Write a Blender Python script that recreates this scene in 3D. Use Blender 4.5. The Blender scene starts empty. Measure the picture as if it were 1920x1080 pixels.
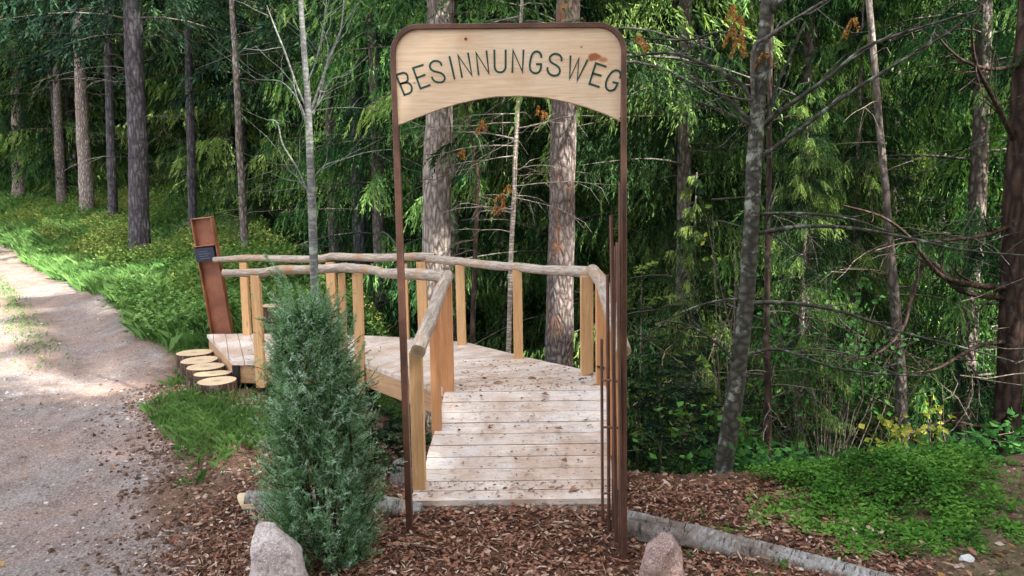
import bpy, bmesh, math, random
import numpy as np
from mathutils import Vector, Matrix, noise as mnoise
sc = bpy.context.scene
COL = sc.collection
# ---------------------------------------------------------------- camera
F = 1400.0; EYE = 1.66; PITCH = math.atan(150/1400); ROLL = math.radians(0.8)
fw = Vector((0, math.cos(PITCH), -math.sin(PITCH)))
up0 = Vector((0, math.sin(PITCH), math.cos(PITCH))); rt0 = Vector((1, 0, 0))
rt = rt0*math.cos(ROLL) - up0*math.sin(ROLL)
upv = rt0*math.sin(ROLL) + up0*math.cos(ROLL)
cd = bpy.data.cameras.new('camera'); cam = bpy.data.objects.new('camera', cd); COL.objects.link(cam)
cd.sensor_width = 36; cd.lens = 36*F/1920; cd.clip_end = 500; cd.clip_start = .05
M = Matrix((rt, upv, -fw)).transposed().to_4x4(); M.translation = Vector((0, 0, EYE))
cam.matrix_world = M; sc.camera = cam
# ---------------------------------------------------------------- sky, sun, exposure
SUN = Vector((0.62, -0.58, 0.74)).normalized()          # direction towards the sun
w = bpy.data.worlds.new('World'); sc.world = w; w.use_nodes = True
nt = w.node_tree; nt.nodes.clear()
sky = nt.nodes.new('ShaderNodeTexSky'); sky.sky_type = 'NISHITA'; sky.sun_disc = False
sky.sun_elevation = math.asin(SUN.z); sky.sun_rotation = math.atan2(SUN.x, SUN.y)
sky.air_density = 1.0; sky.dust_density = 2.5; sky.ozone_density = 0.6
bg = nt.nodes.new('ShaderNodeBackground'); bg.inputs['Strength'].default_value = 0.15
wo = nt.nodes.new('ShaderNodeOutputWorld')
# unseen white cloud added over the clear sky to warm and lift the shade
tcw = nt.nodes.new('ShaderNodeTexCoord'); cn = nt.nodes.new('ShaderNodeTexNoise'); cn.inputs['Scale'].default_value = 2.2; cn.inputs['Detail'].default_value = 6
nt.links.new(tcw.outputs['Generated'], cn.inputs['Vector'])
cr_ = nt.nodes.new('ShaderNodeMapRange'); cr_.inputs['From Min'].default_value = .47; cr_.inputs['From Max'].default_value = .58; nt.links.new(cn.outputs[0], cr_.inputs['Value'])
cm_ = nt.nodes.new('ShaderNodeMix'); cm_.data_type = 'RGBA'; cm_.inputs[7].default_value = (6.0, 5.8, 5.5, 1)
nt.links.new(cr_.outputs[0], cm_.inputs[0]); nt.links.new(sky.outputs[0], cm_.inputs[6])
nt.links.new(cm_.outputs[2], bg.inputs[0]); nt.links.new(bg.outputs[0], wo.inputs[0])
sl = bpy.data.lights.new('sun', 'SUN'); sl.energy = 5.0; sl.angle = math.radians(.6); sl.color = (1, .95, .86)
so = bpy.data.objects.new('sun', sl); COL.objects.link(so)
so.rotation_euler = SUN.to_track_quat('Z', 'Y').to_euler()
vs = sc.view_settings; vs.view_transform = 'Standard'; vs.look = 'None'; vs.gamma = 1; vs.exposure = 2.15
vs.use_curve_mapping = False
cy = sc.cycles; cy.max_bounces = 7; cy.diffuse_bounces = 4; cy.glossy_bounces = 2; cy.transmission_bounces = 4
cy.transparent_max_bounces = 4; cy.use_denoising = True; cy.sample_clamp_indirect = 6
cy.caustics_reflective = False; cy.caustics_refractive = False
sc.render.use_persistent_data = False

# ---------------------------------------------------------------- helpers
def at(px, py, y):
    """world point on the plane at distance y that stands at this place of the photo"""
    d = fw + rt*((px-960)/F) + upv*((540-py)/F)
    return Vector((0, 0, EYE)) + d*(y/d.y)
def on(px, py, z):
    d = fw + rt*((px-960)/F) + upv*((540-py)/F)
    return Vector((0, 0, EYE)) + d*((z-EYE)/d.z)
def tag(o, label=None, cat=None, group=None, kind=None):
    if label: o['label'] = label
    if cat: o['category'] = cat
    if group: o['group'] = group
    if kind: o['kind'] = kind
    return o
def empty(name, loc, label, cat, group=None):
    o = bpy.data.objects.new(name, None); COL.objects.link(o); o.location = loc; o.empty_display_size = .1
    return tag(o, label, cat, group)
def npmesh(name, V, Fc, mat, tint=None, uv=None, smooth=False):
    """Fc: (n,3) or (n,4) int array, or list of lists"""
    me = bpy.data.meshes.new(name)
    V = np.asarray(V, dtype=np.float32)
    if isinstance(Fc, np.ndarray):
        n, k = Fc.shape
        tot = np.full(n, k, dtype=np.int32); st = np.arange(n, dtype=np.int32)*k; li = Fc.ravel().astype(np.int32)
    else:
        tot = np.array([len(f) for f in Fc], dtype=np.int32)
        st = np.concatenate([[0], np.cumsum(tot)[:-1]]).astype(np.int32); li = np.array([i for f in Fc for i in f], dtype=np.int32); n = len(Fc)
    me.vertices.add(len(V)); me.vertices.foreach_set('co', V.ravel())
    me.loops.add(len(li)); me.loops.foreach_set('vertex_index', li)
    me.polygons.add(n); me.polygons.foreach_set('loop_start', st); me.polygons.foreach_set('loop_total', tot)
    me.polygons.foreach_set('use_smooth', np.full(n, smooth, dtype=bool))
    if tint is not None:
        a = me.attributes.new('tint', 'FLOAT', 'POINT'); a.data.foreach_set('value', np.asarray(tint, dtype=np.float32))
    me.update(calc_edges=True)
    if uv is not None:
        l = me.uv_layers.new(name='UVMap'); l.data.foreach_set('uv', np.asarray(uv, dtype=np.float32).ravel())
    for m in (mat if isinstance(mat, (list, tuple)) else [mat]): me.materials.append(m)
    return me
def link(name, me, parent=None, loc=None):
    o = bpy.data.objects.new(name, me); COL.objects.link(o)
    if loc is not None: o.location = loc
    if parent is not None: o.parent = parent
    return o
class MB:
    def __init__(s): s.V = []; s.F = []; s.U = []; s.T = []
    def add(s, V, Fc, U=None, t=0.5):
        b = len(s.V); s.V += [tuple(v) for v in V]; s.F += [[i+b for i in f] for f in Fc]
        s.U += U if U is not None else [(0, 0)]*sum(len(f) for f in Fc)
        s.T += [t]*len(V) if not hasattr(t, '__len__') else list(t)
    def beam(s, a, b, wx, wy, up=(0, 0, 1), rnd=random):
        """squared timber from a to b, wx across, wy along 'up'; UV in metres along the grain"""
        a = Vector(a); b = Vector(b); d = (b-a); L = d.length; d.normalize(); u = Vector(up)
        x = d.cross(u)
        if x.length < 1e-4: u = Vector((0, 1, 0)); x = d.cross(u)
        x.normalize(); u = x.cross(d).normalized()
        c = .004
        prof = [(-wx/2+c, -wy/2), (wx/2-c, -wy/2), (wx/2, -wy/2+c), (wx/2, wy/2-c), (wx/2-c, wy/2), (-wx/2+c, wy/2), (-wx/2, wy/2-c), (-wx/2, -wy/2+c)]
        V = [a+x*p+u*q for p, q in prof]+[b+x*p+u*q for p, q in prof]
        U = []; Fc = []; ou, ov = rnd.random()*20, rnd.random()*20
        cum = [0]
        for i in range(8):
            p, q = prof[i], prof[(i+1) % 8]; cum.append(cum[-1]+math.hypot(p[0]-q[0], p[1]-q[1]))
        for i in range(8):
            j = (i+1) % 8
            Fc.append([i, j, 8+j, 8+i]); U += [(ou, ov+cum[i]), (ou, ov+cum[i+1]), (ou+L, ov+cum[i+1]), (ou+L, ov+cum[i])]
        Fc.append(list(range(7, -1, -1))); U += [(ou+prof[k][0], ov+prof[k][1]) for k in range(7, -1, -1)]
        Fc.append(list(range(8, 16))); U += [(ou+prof[k][0], ov+prof[k][1]) for k in range(8)]
        s.add(V, Fc, U)
    def prism(s, poly, z0, z1, ang=0, rnd=random):
        """flat polygon extruded; grain along ang"""
        n = len(poly); ca, sa = math.cos(ang), math.sin(ang); ou, ov = rnd.random()*20, rnd.random()*20
        uvf = lambda p: (ou+p[0]*ca+p[1]*sa, ov-p[0]*sa+p[1]*ca)
        V = [(p[0], p[1], z0) for p in poly]+[(p[0], p[1], z1) for p in poly]
        Fc = [list(range(n-1, -1, -1)), list(range(n, 2*n))]; U = [uvf(poly[k]) for k in range(n-1, -1, -1)]+[uvf(p) for p in poly]
        for i in range(n):
            j = (i+1) % n; a = uvf(poly[i]); b = uvf(poly[j]); h = z1-z0
            Fc.append([i, j, n+j, n+i]); U += [a, b, (b[0], b[1]+h), (a[0], a[1]+h)]
        s.add(V, Fc, U)
    def tube(s, pts, rad, n=8, caps=True, wob=0, t=.5, seed=0, flat=1.0):
        pts = [Vector(p) for p in pts]; m = len(pts)
        if not hasattr(rad, '__len__'): rad = [rad]*m
        V = []; L = 0; Ls = []
        ref = Vector((0, 0, 1))
        d0 = (pts[-1]-pts[0]).normalized()
        if abs(d0.z) > .8: ref = Vector((1, 0, 0))
        for i, p in enumerate(pts):
            d = (pts[min(i+1, m-1)]-pts[max(i-1, 0)]).normalized()
            x = d.cross(ref).normalized(); y = x.cross(d)
            if i: L += (p-pts[i-1]).length
            Ls.append(L)
            for k in range(n):
                a = 2*math.pi*k/n; r = rad[i]
                if wob:
                    q = Vector((math.cos(a)*1.3, math.sin(a)*1.3, L*4/max(wob, .01)*.05+seed*7.3)); r *= 1+wob*mnoise.noise(q)+wob*.5*mnoise.noise(q*3.1)
                V.append(p+x*(math.cos(a)*r)+y*(math.sin(a)*r*flat))
        Fc = []; U = []
        R0 = sum(rad)/m
        for i in range(m-1):
            for k in range(n):
                j = (k+1) % n
                Fc.append([i*n+k, (i+1)*n+k, (i+1)*n+j, i*n+j])
                c0, c1 = k*2*math.pi*R0/n, (k+1)*2*math.pi*R0/n
                U += [(Ls[i], c0), (Ls[i+1], c0), (Ls[i+1], c1), (Ls[i], c1)]
        if caps and n > 3:
            Fc.append(list(range(n))); U += [(math.cos(2*math.pi*k/n)*rad[0], math.sin(2*math.pi*k/n)*rad[0]) for k in range(n)]
            Fc.append([(m-1)*n+k for k in range(n-1, -1, -1)]); U += [(math.cos(2*math.pi*k/n)*rad[-1], math.sin(2*math.pi*k/n)*rad[-1]) for k in range(n-1, -1, -1)]
        s.add(V, Fc, U, t)
    def build(s, name, mat, parent=None, smooth=False, loc=None, autosmooth=None):
        off = Vector(loc) if loc is not None else None
        V = s.V
        me = npmesh(name, V, s.F, mat, tint=s.T, uv=s.U, smooth=smooth)
        if autosmooth:
            try: me.set_sharp_from_angle(angle=autosmooth)
            except Exception: pass
        return link(name, me, parent)
def sm(x, a, b):
    t = np.clip((x-a)/(b-a), 0, 1); return t*t*(3-2*t)
_rs = np.random.RandomState(5); _G = _rs.rand(256, 256)
def vn(x, y, s=1.0, o=0):
    x = np.asarray(x, float)*s+o*17.3+1000; y = np.asarray(y, float)*s+o*9.1+1000
    xi = np.floor(x).astype(int); yi = np.floor(y).astype(int); fx = x-xi; fy = y-yi
    fx = fx*fx*(3-2*fx); fy = fy*fy*(3-2*fy)
    g = lambda i, j: _G[i % 256, j % 256]
    return (g(xi, yi)*(1-fx)*(1-fy)+g(xi+1, yi)*fx*(1-fy)+g(xi, yi+1)*(1-fx)*fy+g(xi+1, yi+1)*fx*fy)-.5
# ---------------------------------------------------------------- node helpers
def newmat(name):
    m = bpy.data.materials.new(name); m.use_nodes = True; t = m.node_tree; t.nodes.clear()
    return m, t
def N(t, typ, **kw):
    n = t.nodes.new(typ)
    for k, v in kw.items():
        if k.startswith('_'): setattr(n, k[1:], v)
        else: n.inputs[k.replace('_', ' ')].default_value = v
    return n
def ramp(t, fac, stops, interp='LINEAR'):
    r = t.nodes.new('ShaderNodeValToRGB'); r.color_ramp.interpolation = interp
    el = r.color_ramp.elements
    while len(el) < len(stops): el.new(.5)
    for e, (p, c) in zip(el, stops): e.position = p; e.color = (*c, 1) if len(c) == 3 else c
    t.links.new(fac, r.inputs[0]); return r.outputs[0]
def mix(t, fac, a, b, mode='MIX'):
    n = t.nodes.new('ShaderNodeMix'); n.data_type = 'RGBA'; n.blend_type = mode
    for s_, v in ((n.inputs[0], fac), (n.inputs[6], a), (n.inputs[7], b)):
        if hasattr(v, 'is_linked') or isinstance(v, bpy.types.NodeSocket): t.links.new(v, s_)
        elif isinstance(v, (tuple, list)): s_.default_value = (*v, 1) if len(v) == 3 else v
        else: s_.default_value = v
    return n.outputs[2]
def math_(t, op, a, b=0.0, c=None):
    n = t.nodes.new('ShaderNodeMath'); n.operation = op
    for s_, v in zip(n.inputs, (a, b, c) if c is not None else (a, b)):
        if isinstance(v, bpy.types.NodeSocket): t.links.new(v, s_)
        else: s_.default_value = v
    return n.outputs[0]
def noise(t, vec, scale, detail=4, rough=.55, dist=0):
    n = N(t, 'ShaderNodeTexNoise', Scale=scale, Detail=detail, Roughness=rough, Distortion=dist)
    if vec is not None: t.links.new(vec, n.inputs['Vector'])
    return n.outputs[0]
def mapping(t, vec, scale=(1, 1, 1), loc=(0, 0, 0), rot=(0, 0, 0)):
    n = t.nodes.new('ShaderNodeMapping'); n.inputs['Scale'].default_value = scale; n.inputs['Location'].default_value = loc; n.inputs['Rotation'].default_value = rot
    t.links.new(vec, n.inputs['Vector']); return n.outputs[0]
def finish(t, color, rough=.8, bump=None, bstr=.5, bdist=.01, metallic=0, spec=.3, transl=0, coat=0):
    p = t.nodes.new('ShaderNodeBsdfPrincipled'); out = t.nodes.new('ShaderNodeOutputMaterial')
    for s_, v in ((p.inputs['Base Color'], color), (p.inputs['Roughness'], rough)):
        if isinstance(v, bpy.types.NodeSocket): t.links.new(v, s_)
        elif isinstance(v, (tuple, list)): s_.default_value = (*v, 1)
        else: s_.default_value = v
    p.inputs['Metallic'].default_value = metallic; p.inputs['Specular IOR Level'].default_value = spec
    if bump is not None:
        b = t.nodes.new('ShaderNodeBump'); b.inputs['Strength'].default_value = bstr; b.inputs['Distance'].default_value = bdist
        t.links.new(bump, b.inputs['Height']); t.links.new(b.outputs[0], p.inputs['Normal'])
    sh = p.outputs[0]
    if transl:
        tr = t.nodes.new('ShaderNodeBsdfTranslucent')
        if isinstance(color, bpy.types.NodeSocket): t.links.new(mix(t, 1.0, color, (1.15, 1.25, .6), 'MULTIPLY'), tr.inputs[0])
        mx = t.nodes.new('ShaderNodeMixShader'); mx.inputs[0].default_value = transl
        t.links.new(sh, mx.inputs[1]); t.links.new(tr.outputs[0], mx.inputs[2]); sh = mx.outputs[0]
    t.links.new(sh, out.inputs[0])
def coords(t, which='Object'): return t.nodes.new('ShaderNodeTexCoord').outputs[which]
def attr(t, name='tint'):
    n = t.nodes.new('ShaderNodeAttribute'); n.attribute_name = name; return n
def island(t): return t.nodes.new('ShaderNodeNewGeometry').outputs['Random Per Island']
def objrand(t): return t.nodes.new('ShaderNodeObjectInfo').outputs['Random']

def wood(name, c1, c2, c3, grain=1.0, rough=.7, weather=0, isl=.25):
    m, t = newmat(name); uv = coords(t, 'UV')
    g = noise(t, mapping(t, uv, (1.2, 22, 1)), 2.2*grain, 6, .6, 1.4)
    g2 = noise(t, mapping(t, uv, (6, 160, 1)), 2, 3, .6)
    big = noise(t, mapping(t, uv, (1, 3, 1)), 1.6, 3, .5)
    col = ramp(t, g, [(.3, c1), (.52, c2), (.72, c3)])
    col = mix(t, math_(t, 'MULTIPLY', g2, .5), col, c1)
    col = mix(t, ramp(t, big, [(.45, (0, 0, 0)), (.7, (.55,)*3)]), col, c3)
    # knots
    v = N(t, 'ShaderNodeTexVoronoi', Scale=1.0); t.links.new(mapping(t, uv, (1.7, 7, 1)), v.inputs['Vector'])
    k = ramp(t, v.outputs['Distance'], [(.03, (1, 1, 1)), (.09, (0, 0, 0))])
    col = mix(t, k, col, tuple(x*.35 for x in c1))
    hsv = t.nodes.new('ShaderNodeHueSaturation'); t.links.new(col, hsv.inputs['Color'])
    t.links.new(math_(t, 'ADD', math_(t, 'MULTIPLY', island(t), isl*2), 1-isl), hsv.inputs['Value'])
    t.links.new(math_(t, 'ADD', math_(t, 'MULTIPLY', island(t), -.3), 1.1), hsv.inputs['Saturation'])
    col = hsv.outputs[0]
    if weather:
        o = coords(t, 'Object')
        ww = noise(t, mapping(t, uv, (3, 26, 1), (3, 1, 0)), 1.5, 5, .65, 1)
        col = mix(t, math_(t, 'MULTIPLY', ramp(t, ww, [(.40, (0, 0, 0)), (.58, (1, 1, 1))]), weather), col, (.55, .53, .525))
        d = noise(t, o, 2.6, 5, .7)
        col = mix(t, math_(t, 'MULTIPLY', ramp(t, d, [(.42, (0, 0, 0)), (.6, (1, 1, 1))]), .7), col, (.38, .255, .18))
        d3 = noise(t, mapping(t, uv, (2.5, 40, 1), (5, 2, 0)), 2.2, 5, .7, 2)
        col = mix(t, math_(t, 'MULTIPLY', ramp(t, d3, [(.54, (0, 0, 0)), (.62, (1, 1, 1))]), .6), col, (.25, .165, .12))
        d2 = noise(t, mapping(t, o, (1, 3, 1)), 22, 4, .75)
        col = mix(t, ramp(t, d2, [(.60, (0, 0, 0)), (.70, (.8, .8, .8))]), col, (.17, .11, .08))
        sp = noise(t, o, 90, 2, .6)
        col = mix(t, ramp(t, sp, [(.66, (0, 0, 0)), (.72, (.7, .7, .7))]), col, (.12, .075, .05))
    finish(t, col, rough, g2, .25, .003, spec=.25)
    return m
LARCH = wood('larch_post_wood', (.39, .20, .075), (.54, .305, .125), (.64, .40, .19), isl=.10)
ORANGE = wood('orange_larch_wood', (.38, .155, .05), (.53, .235, .085), (.63, .32, .135), isl=.10)
DECK = wood('weathered_deck_wood', (.50, .38, .28), (.64, .53, .44), (.72, .64, .57), weather=.75, isl=.10)
RISER = wood('riser_wood', (.50, .37, .26), (.62, .49, .37), (.68, .56, .45), weather=.45, isl=.08)
FASCIA = wood('fascia_wood', (.26, .13, .06), (.38, .21, .10), (.50, .31, .16), isl=.1)

def cutwood():
    m, t = newmat('cut_wood'); uv = coords(t, 'UV')
    wv = N(t, 'ShaderNodeTexWave', Scale=14.0, Distortion=2.5, Detail=3.0, _wave_type='RINGS', _rings_direction='Z')
    t.links.new(uv, wv.inputs['Vector'])
    ln = t.nodes.new('ShaderNodeVectorMath'); ln.operation = 'LENGTH'; t.links.new(uv, ln.inputs[0])
    col = ramp(t, wv.outputs[0], [(.1, (.42, .31, .19)), (.6, (.56, .44, .29)), (1, (.50, .39, .255))])
    col = mix(t, ramp(t, ln.outputs['Value'], [(.0, (.8,)*3), (.035, (.2,)*3), (.06, (0, 0, 0))]), col, (.20, .13, .09))
    n = noise(t, coords(t, 'Object'), 9, 3)
    col = mix(t, ramp(t, n, [(.5, (0, 0, 0)), (.7, (.6,)*3)]), col, (.40, .29, .18))
    finish(t, col, .75, wv.outputs[0], .15, .003)
    return m
CUT = cutwood()
def bark(name, c_dark, c_mid, c_light, sx=16, sz=3.5, lichen=0, bstr=.9, bd=.02, scale=1.0, patch=None):
    m, t = newmat(name); o = coords(t, 'Object')
    v = N(t, 'ShaderNodeTexVoronoi', Scale=1.0, _feature='DISTANCE_TO_EDGE')
    dn = mix(t, .12, mapping(t, o, (sx*scale, sx*scale, sz*scale)), t.nodes.new('ShaderNodeTexNoise').outputs['Color'], 'LINEAR_LIGHT')
    t.links.new(dn, v.inputs['Vector'])
    n = noise(t, mapping(t, o, (1, 1, .45)), 26*scale, 6, .7)
    h = math_(t, 'ADD', math_(t, 'MULTIPLY', ramp(t, v.outputs[0], [(0, (0, 0, 0)), (.35, (1, 1, 1))]), .6), math_(t, 'MULTIPLY', n, .8))
    col = ramp(t, h, [(.25, c_dark), (.65, c_mid), (1, c_light)])
    big = noise(t, mapping(t, o, (1, 1, .5)), 3.3, 3, .6)
    col = mix(t, math_(t, 'MULTIPLY', big, .7), col, c_light, 'MULTIPLY') if not patch else mix(t, ramp(t, big, [(.56, (0, 0, 0)), (.66, (1, 1, 1))]), col, patch)
    if lichen:
        l = noise(t, o, 11, 4, .7)
        col = mix(t, ramp(t, l, [(.55, (0, 0, 0)), (.66, (lichen,)*3)]), col, (.38, .42, .36))
    finish(t, col, .9, h, bstr, bd, spec=.15)
    return m
BARK_SPRUCE = bark('spruce_bark', (.055, .045, .04), (.17, .14, .125), (.30, .26, .24), 18, 7, .35)
BARK_DARK = bark('dark_bark', (.03, .027, .03), (.085, .078, .09), (.16, .145, .16), 16, 4, .15)
BARK_PINE = bark('reddish_pine_bark', (.020, .015, .013), (.058, .036, .029), (.11, .07, .055), 14, 4, .1)
BARK_SCALY = bark('scaly_grey_bark', (.09, .075, .068), (.31, .26, .235), (.48, .42, .39), 20, 6, .3, 1, .03)  # tones lightened to stand in for sunlight on the thick scaly trunk
BARK_RED = bark('grey_bark_with_rust_patches', (.05, .04, .038), (.165, .13, .12), (.27, .225, .21), 22, 8, .2, 1, .03, patch=(.24, .12, .07))
BARK_SMOOTH = bark('smooth_grey_bark', (.03, .029, .024), (.072, .07, .058), (.13, .127, .105), 8, 12, .5, .3, .004, 1.6)
BARK_PALE = bark('pale_sapling_bark', (.10, .105, .10), (.20, .205, .195), (.30, .305, .29), 10, 30, .5, .35, .004, 1.5)
BARK_BIRCH = bark('birch_bark', (.12, .09, .075), (.34, .29, .25), (.52, .47, .43), 8, 30, .2, .4, .006, 1.2)
def logbark():
    m, t = newmat('silvery_log_bark'); uv = coords(t, 'UV'); o = coords(t)
    n = noise(t, o, 5, 6, .7); f = noise(t, mapping(t, uv, (3.0, 1, 1)), 14, 6, .75, 1.5)
    f2 = noise(t, mapping(t, uv, (9, 1.5, 1)), 9, 6, .8, .6)
    cr = ramp(t, f2, [(.36, (1, 1, 1)), (.43, (0, 0, 0))])
    col = ramp(t, f, [(.25, (.19, .18, .17)), (.5, (.35, .335, .32)), (.75, (.52, .50, .48))])
    col = mix(t, ramp(t, n, [(.45, (0, 0, 0)), (.62, (.9,)*3)]), col, (.17, .13, .105))
    col = mix(t, cr, col, (.05, .04, .035))
    h = math_(t, 'SUBTRACT', f, math_(t, 'MULTIPLY', cr, .8))
    finish(t, col, .95, h, 1, .02, spec=.1); return m
BARK_LOG = logbark()
BARK_LOG_OLD = bark('flaky_log_bark', (.06, .055, .05), (.34, .33, .32), (.56, .55, .54), 9, 9, .5, 1, .02, 1.3)
BARK_STUMP = bark('stump_bark', (.04, .028, .02), (.11, .07, .05), (.20, .14, .105), 30, 5, .2, 1, .02)
TWIG = bark('dry_twig', (.07, .055, .045), (.16, .13, .105), (.26, .22, .19), 30, 30, 0, .2, .003)
TWIGDARK = bark('dark_twig', (.05, .045, .04), (.13, .12, .105), (.22, .205, .18), 30, 30, 0, .2, .003)
def railm():
    m, t = newmat('peeled_rail_log'); uv = coords(t, 'UV'); o = coords(t)
    g = noise(t, mapping(t, uv, (3, 16, 1)), 3, 6, .65, 1.2)
    col = ramp(t, g, [(.3, (.17, .135, .105)), (.5, (.33, .275, .23)), (.7, (.52, .46, .40))])
    b = noise(t, o, 7, 4, .6)
    col = mix(t, ramp(t, b, [(.52, (0, 0, 0)), (.66, (.8,)*3)]), col, (.36, .21, .11))
    finish(t, col, .7, g, .8, .012, spec=.25)
    return m
RAIL = railm()
def rust():
    m, t = newmat('corten_steel'); o = coords(t)
    n = noise(t, o, 7, 6, .65); n2 = noise(t, o, 70, 3, .7)
    col = ramp(t, n, [(.3, (.06, .028, .02)), (.5, (.115, .05, .032)), (.72, (.20, .095, .06))])
    col = mix(t, math_(t, 'MULTIPLY', n2, .45), col, (.06, .028, .02))
    finish(t, col, .5, n2, .25, .002, metallic=.25, spec=.5)
    return m
RUST = rust()
RUSTWARM = None
def signm():
    m, t = newmat('pine_sign_board'); o = coords(t)
    g = noise(t, mapping(t, o, (1.3, 1, 26), (0, 0, 0)), 2.4, 6, .6, 1.6)
    g2 = noise(t, mapping(t, o, (4, 1, 190)), 1.5, 3, .6)
    col = ramp(t, g, [(.28, (.54, .375, .245)), (.5, (.68, .51, .355)), (.72, (.75, .60, .455))])
    col = mix(t, math_(t, 'MULTIPLY', g2, .28), col, (.52, .34, .19))
    w1 = noise(t, mapping(t, o, (1, 1, 1)), 3, 3, .6)
    col = mix(t, ramp(t, w1, [(.5, (0, 0, 0)), (.72, (.5,)*3)]), col, (.72, .62, .51))
    def spot(px, py, r, c, sx=1.0, soft=.5, amt=1.0):
        nonlocal col
        p = at(px, py, 3.69)
        mp = mapping(t, o, (1/r/sx, 0, 1/r), (-p.x/r/sx, 0, -p.z/r))
        ln = t.nodes.new('ShaderNodeVectorMath'); ln.operation = 'LENGTH'
        dist = mix(t, .12, mp, noise(t, o, 30, 3) if False else mp)
        t.links.new(mp, ln.inputs[0])
        dd = math_(t, 'ADD', ln.outputs['Value'], math_(t, 'MULTIPLY', math_(t, 'SUBTRACT', noise(t, o, 38, 3), .5), 1.4))
        col = mix(t, math_(t, 'MULTIPLY', ramp(t, dd, [(1-soft, (1, 1, 1)), (1.0, (0, 0, 0))]), amt), col, c)
    spot(873, 73, .032, (.60, .36, .20), 1.6, .9, .8); spot(873, 73, .0085, (.13, .05, .03), 1, .3)
    spot(1118, 112, .10, (.62, .42, .26), 1.6, .9, .6); spot(1114, 107, .02, (.30, .11, .05), 1.8, .4); spot(1130, 113, .016, (.40, .18, .09), 1.8, .6)
    spot(975, 145, .07, (.58, .40, .25), 1.2, .9, .7); spot(1107, 181, .045, (.60, .42, .27), 1.2, .9, .6)
    spot(820, 152, .035, (.62, .42, .26), 1.4, .9, .6); spot(777, 156, .006, (.25, .12, .06), 1, .4); spot(1090, 88, .006, (.28, .14, .08), 1, .4)
    spot(760, 66, .09, (.60, .42, .28), 2.6, .9, .5)
    finish(t, col, .6, g2, .12, .002, spec=.3)
    return m
SIGN = signm()
def plain(name, c, rough=.6, metallic=0, var=0):
    m, t = newmat(name); o = coords(t)
    n = noise(t, o, 25, 4)
    col = mix(t, n, c, tuple(x*.6 for x in c))
    finish(t, col, rough, n, .2, .003, metallic=metallic); return m
PAINT = plain('dark_green_letter_paint', (.018, .075, .058), .5)
IRON = plain('black_iron', (.02, .02, .022), .5, .3)
PLAQUE = plain('dark_slate_plaque', (.035, .045, .075), .3, .2)
PLAQUETXT = plain('faded_plaque_print', (.22, .23, .26), .5)
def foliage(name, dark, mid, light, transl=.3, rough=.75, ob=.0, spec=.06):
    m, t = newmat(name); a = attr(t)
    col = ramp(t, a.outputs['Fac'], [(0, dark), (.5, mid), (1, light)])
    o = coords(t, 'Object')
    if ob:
        hsv = t.nodes.new('ShaderNodeHueSaturation'); t.links.new(col, hsv.inputs['Color'])
        t.links.new(math_(t, 'ADD', math_(t, 'MULTIPLY', objrand(t), .05), .475), hsv.inputs['Hue'])
        t.links.new(math_(t, 'ADD', math_(t, 'MULTIPLY', objrand(t), ob), 1-ob/2), hsv.inputs['Value'])
        col = hsv.outputs[0]
    finish(t, col, rough, spec=spec, transl=transl); return m
FOL = foliage('spruce_needles', (.009, .024, .012), (.046, .108, .035), (.25, .38, .11), .32, ob=.5)  # colour range stretched to paint in shaded gaps and sunlit sprays
FOLD = foliage('dark_spruce_needles', (.006, .016, .010), (.018, .046, .024), (.075, .14, .06), .2, ob=.4)
JUN = foliage('juniper_needles', (.045, .10, .035), (.16, .30, .15), (.46, .60, .52), .3, .6)
GRASS = foliage('grass_blades', (.04, .10, .025), (.10, .21, .055), (.21, .33, .11), .3)
HERB = foliage('herb_leaves', (.04, .09, .02), (.11, .19, .045), (.26, .27, .08), .3)
COVER = foliage('ground_cover_leaves', (.03, .085, .014), (.075, .20, .03), (.17, .33, .06), .3)
LEAFY = foliage('yellowing_leaves', (.03, .10, .02), (.13, .24, .04), (.46, .40, .07), .3)
LEAFG = foliage('broad_green_leaves', (.02, .07, .02), (.045, .14, .035), (.10, .25, .06), .3)
ROWAN = foliage('rusty_rowan_leaves', (.20, .06, .025), (.34, .14, .05), (.40, .26, .08), .3)
DEADN = foliage('rusty_dead_needles', (.10, .04, .02), (.22, .09, .04), (.33, .16, .07), .2)
def chipm():
    m, t = newmat('bark_chips'); r = island(t)
    col = ramp(t, r, [(0, (.055, .026, .018)), (.25, (.155, .062, .036)), (.5, (.29, .122, .07)), (.75, (.38, .20, .125)), (.9, (.48, .33, .24)), (1, (.62, .50, .40))])
    n = noise(t, coords(t), 60, 4, .7)
    col = mix(t, math_(t, 'MULTIPLY', n, .5), col, (.06, .035, .025))
    finish(t, col, .75, n, .5, .004, spec=.3); return m
CHIP = chipm()
def rockm(name, c1, c2, c3):
    m, t = newmat(name); o = coords(t)
    n = noise(t, o, 6, 6, .6); s = noise(t, o, 55, 4, .7); f = noise(t, mapping(t, o, (1, 1, 2.5), (0, 0, 0), (.4, .3, 0)), 14, 5, .65, 1)
    col = ramp(t, n, [(.3, c1), (.5, c2), (.7, c3)])
    col = mix(t, ramp(t, s, [(.45, (0, 0, 0)), (.68, (.75,)*3)]), col, tuple(x*.4 for x in c1))
    gsp = noise(t, o, 150, 2, .7); col = mix(t, ramp(t, gsp, [(.55, (0, 0, 0)), (.62, (.6,)*3)]), col, tuple(min(.75, x*1.35) for x in c3))
    col = mix(t, ramp(t, f, [(.55, (0, 0, 0)), (.75, (.45,)*3)]), col, tuple(min(1, x*1.2) for x in c3))
    h = math_(t, 'ADD', f, math_(t, 'MULTIPLY', s, .4))
    finish(t, col, .85, h, .7, .012, spec=.2); return m
ROCKG = rockm('greyish_pink_granite', (.34, .285, .275), (.45, .385, .37), (.54, .48, .47))
ROCKP = rockm('pink_sandstone', (.21, .135, .12), (.31, .215, .195), (.40, .31, .285))
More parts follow.
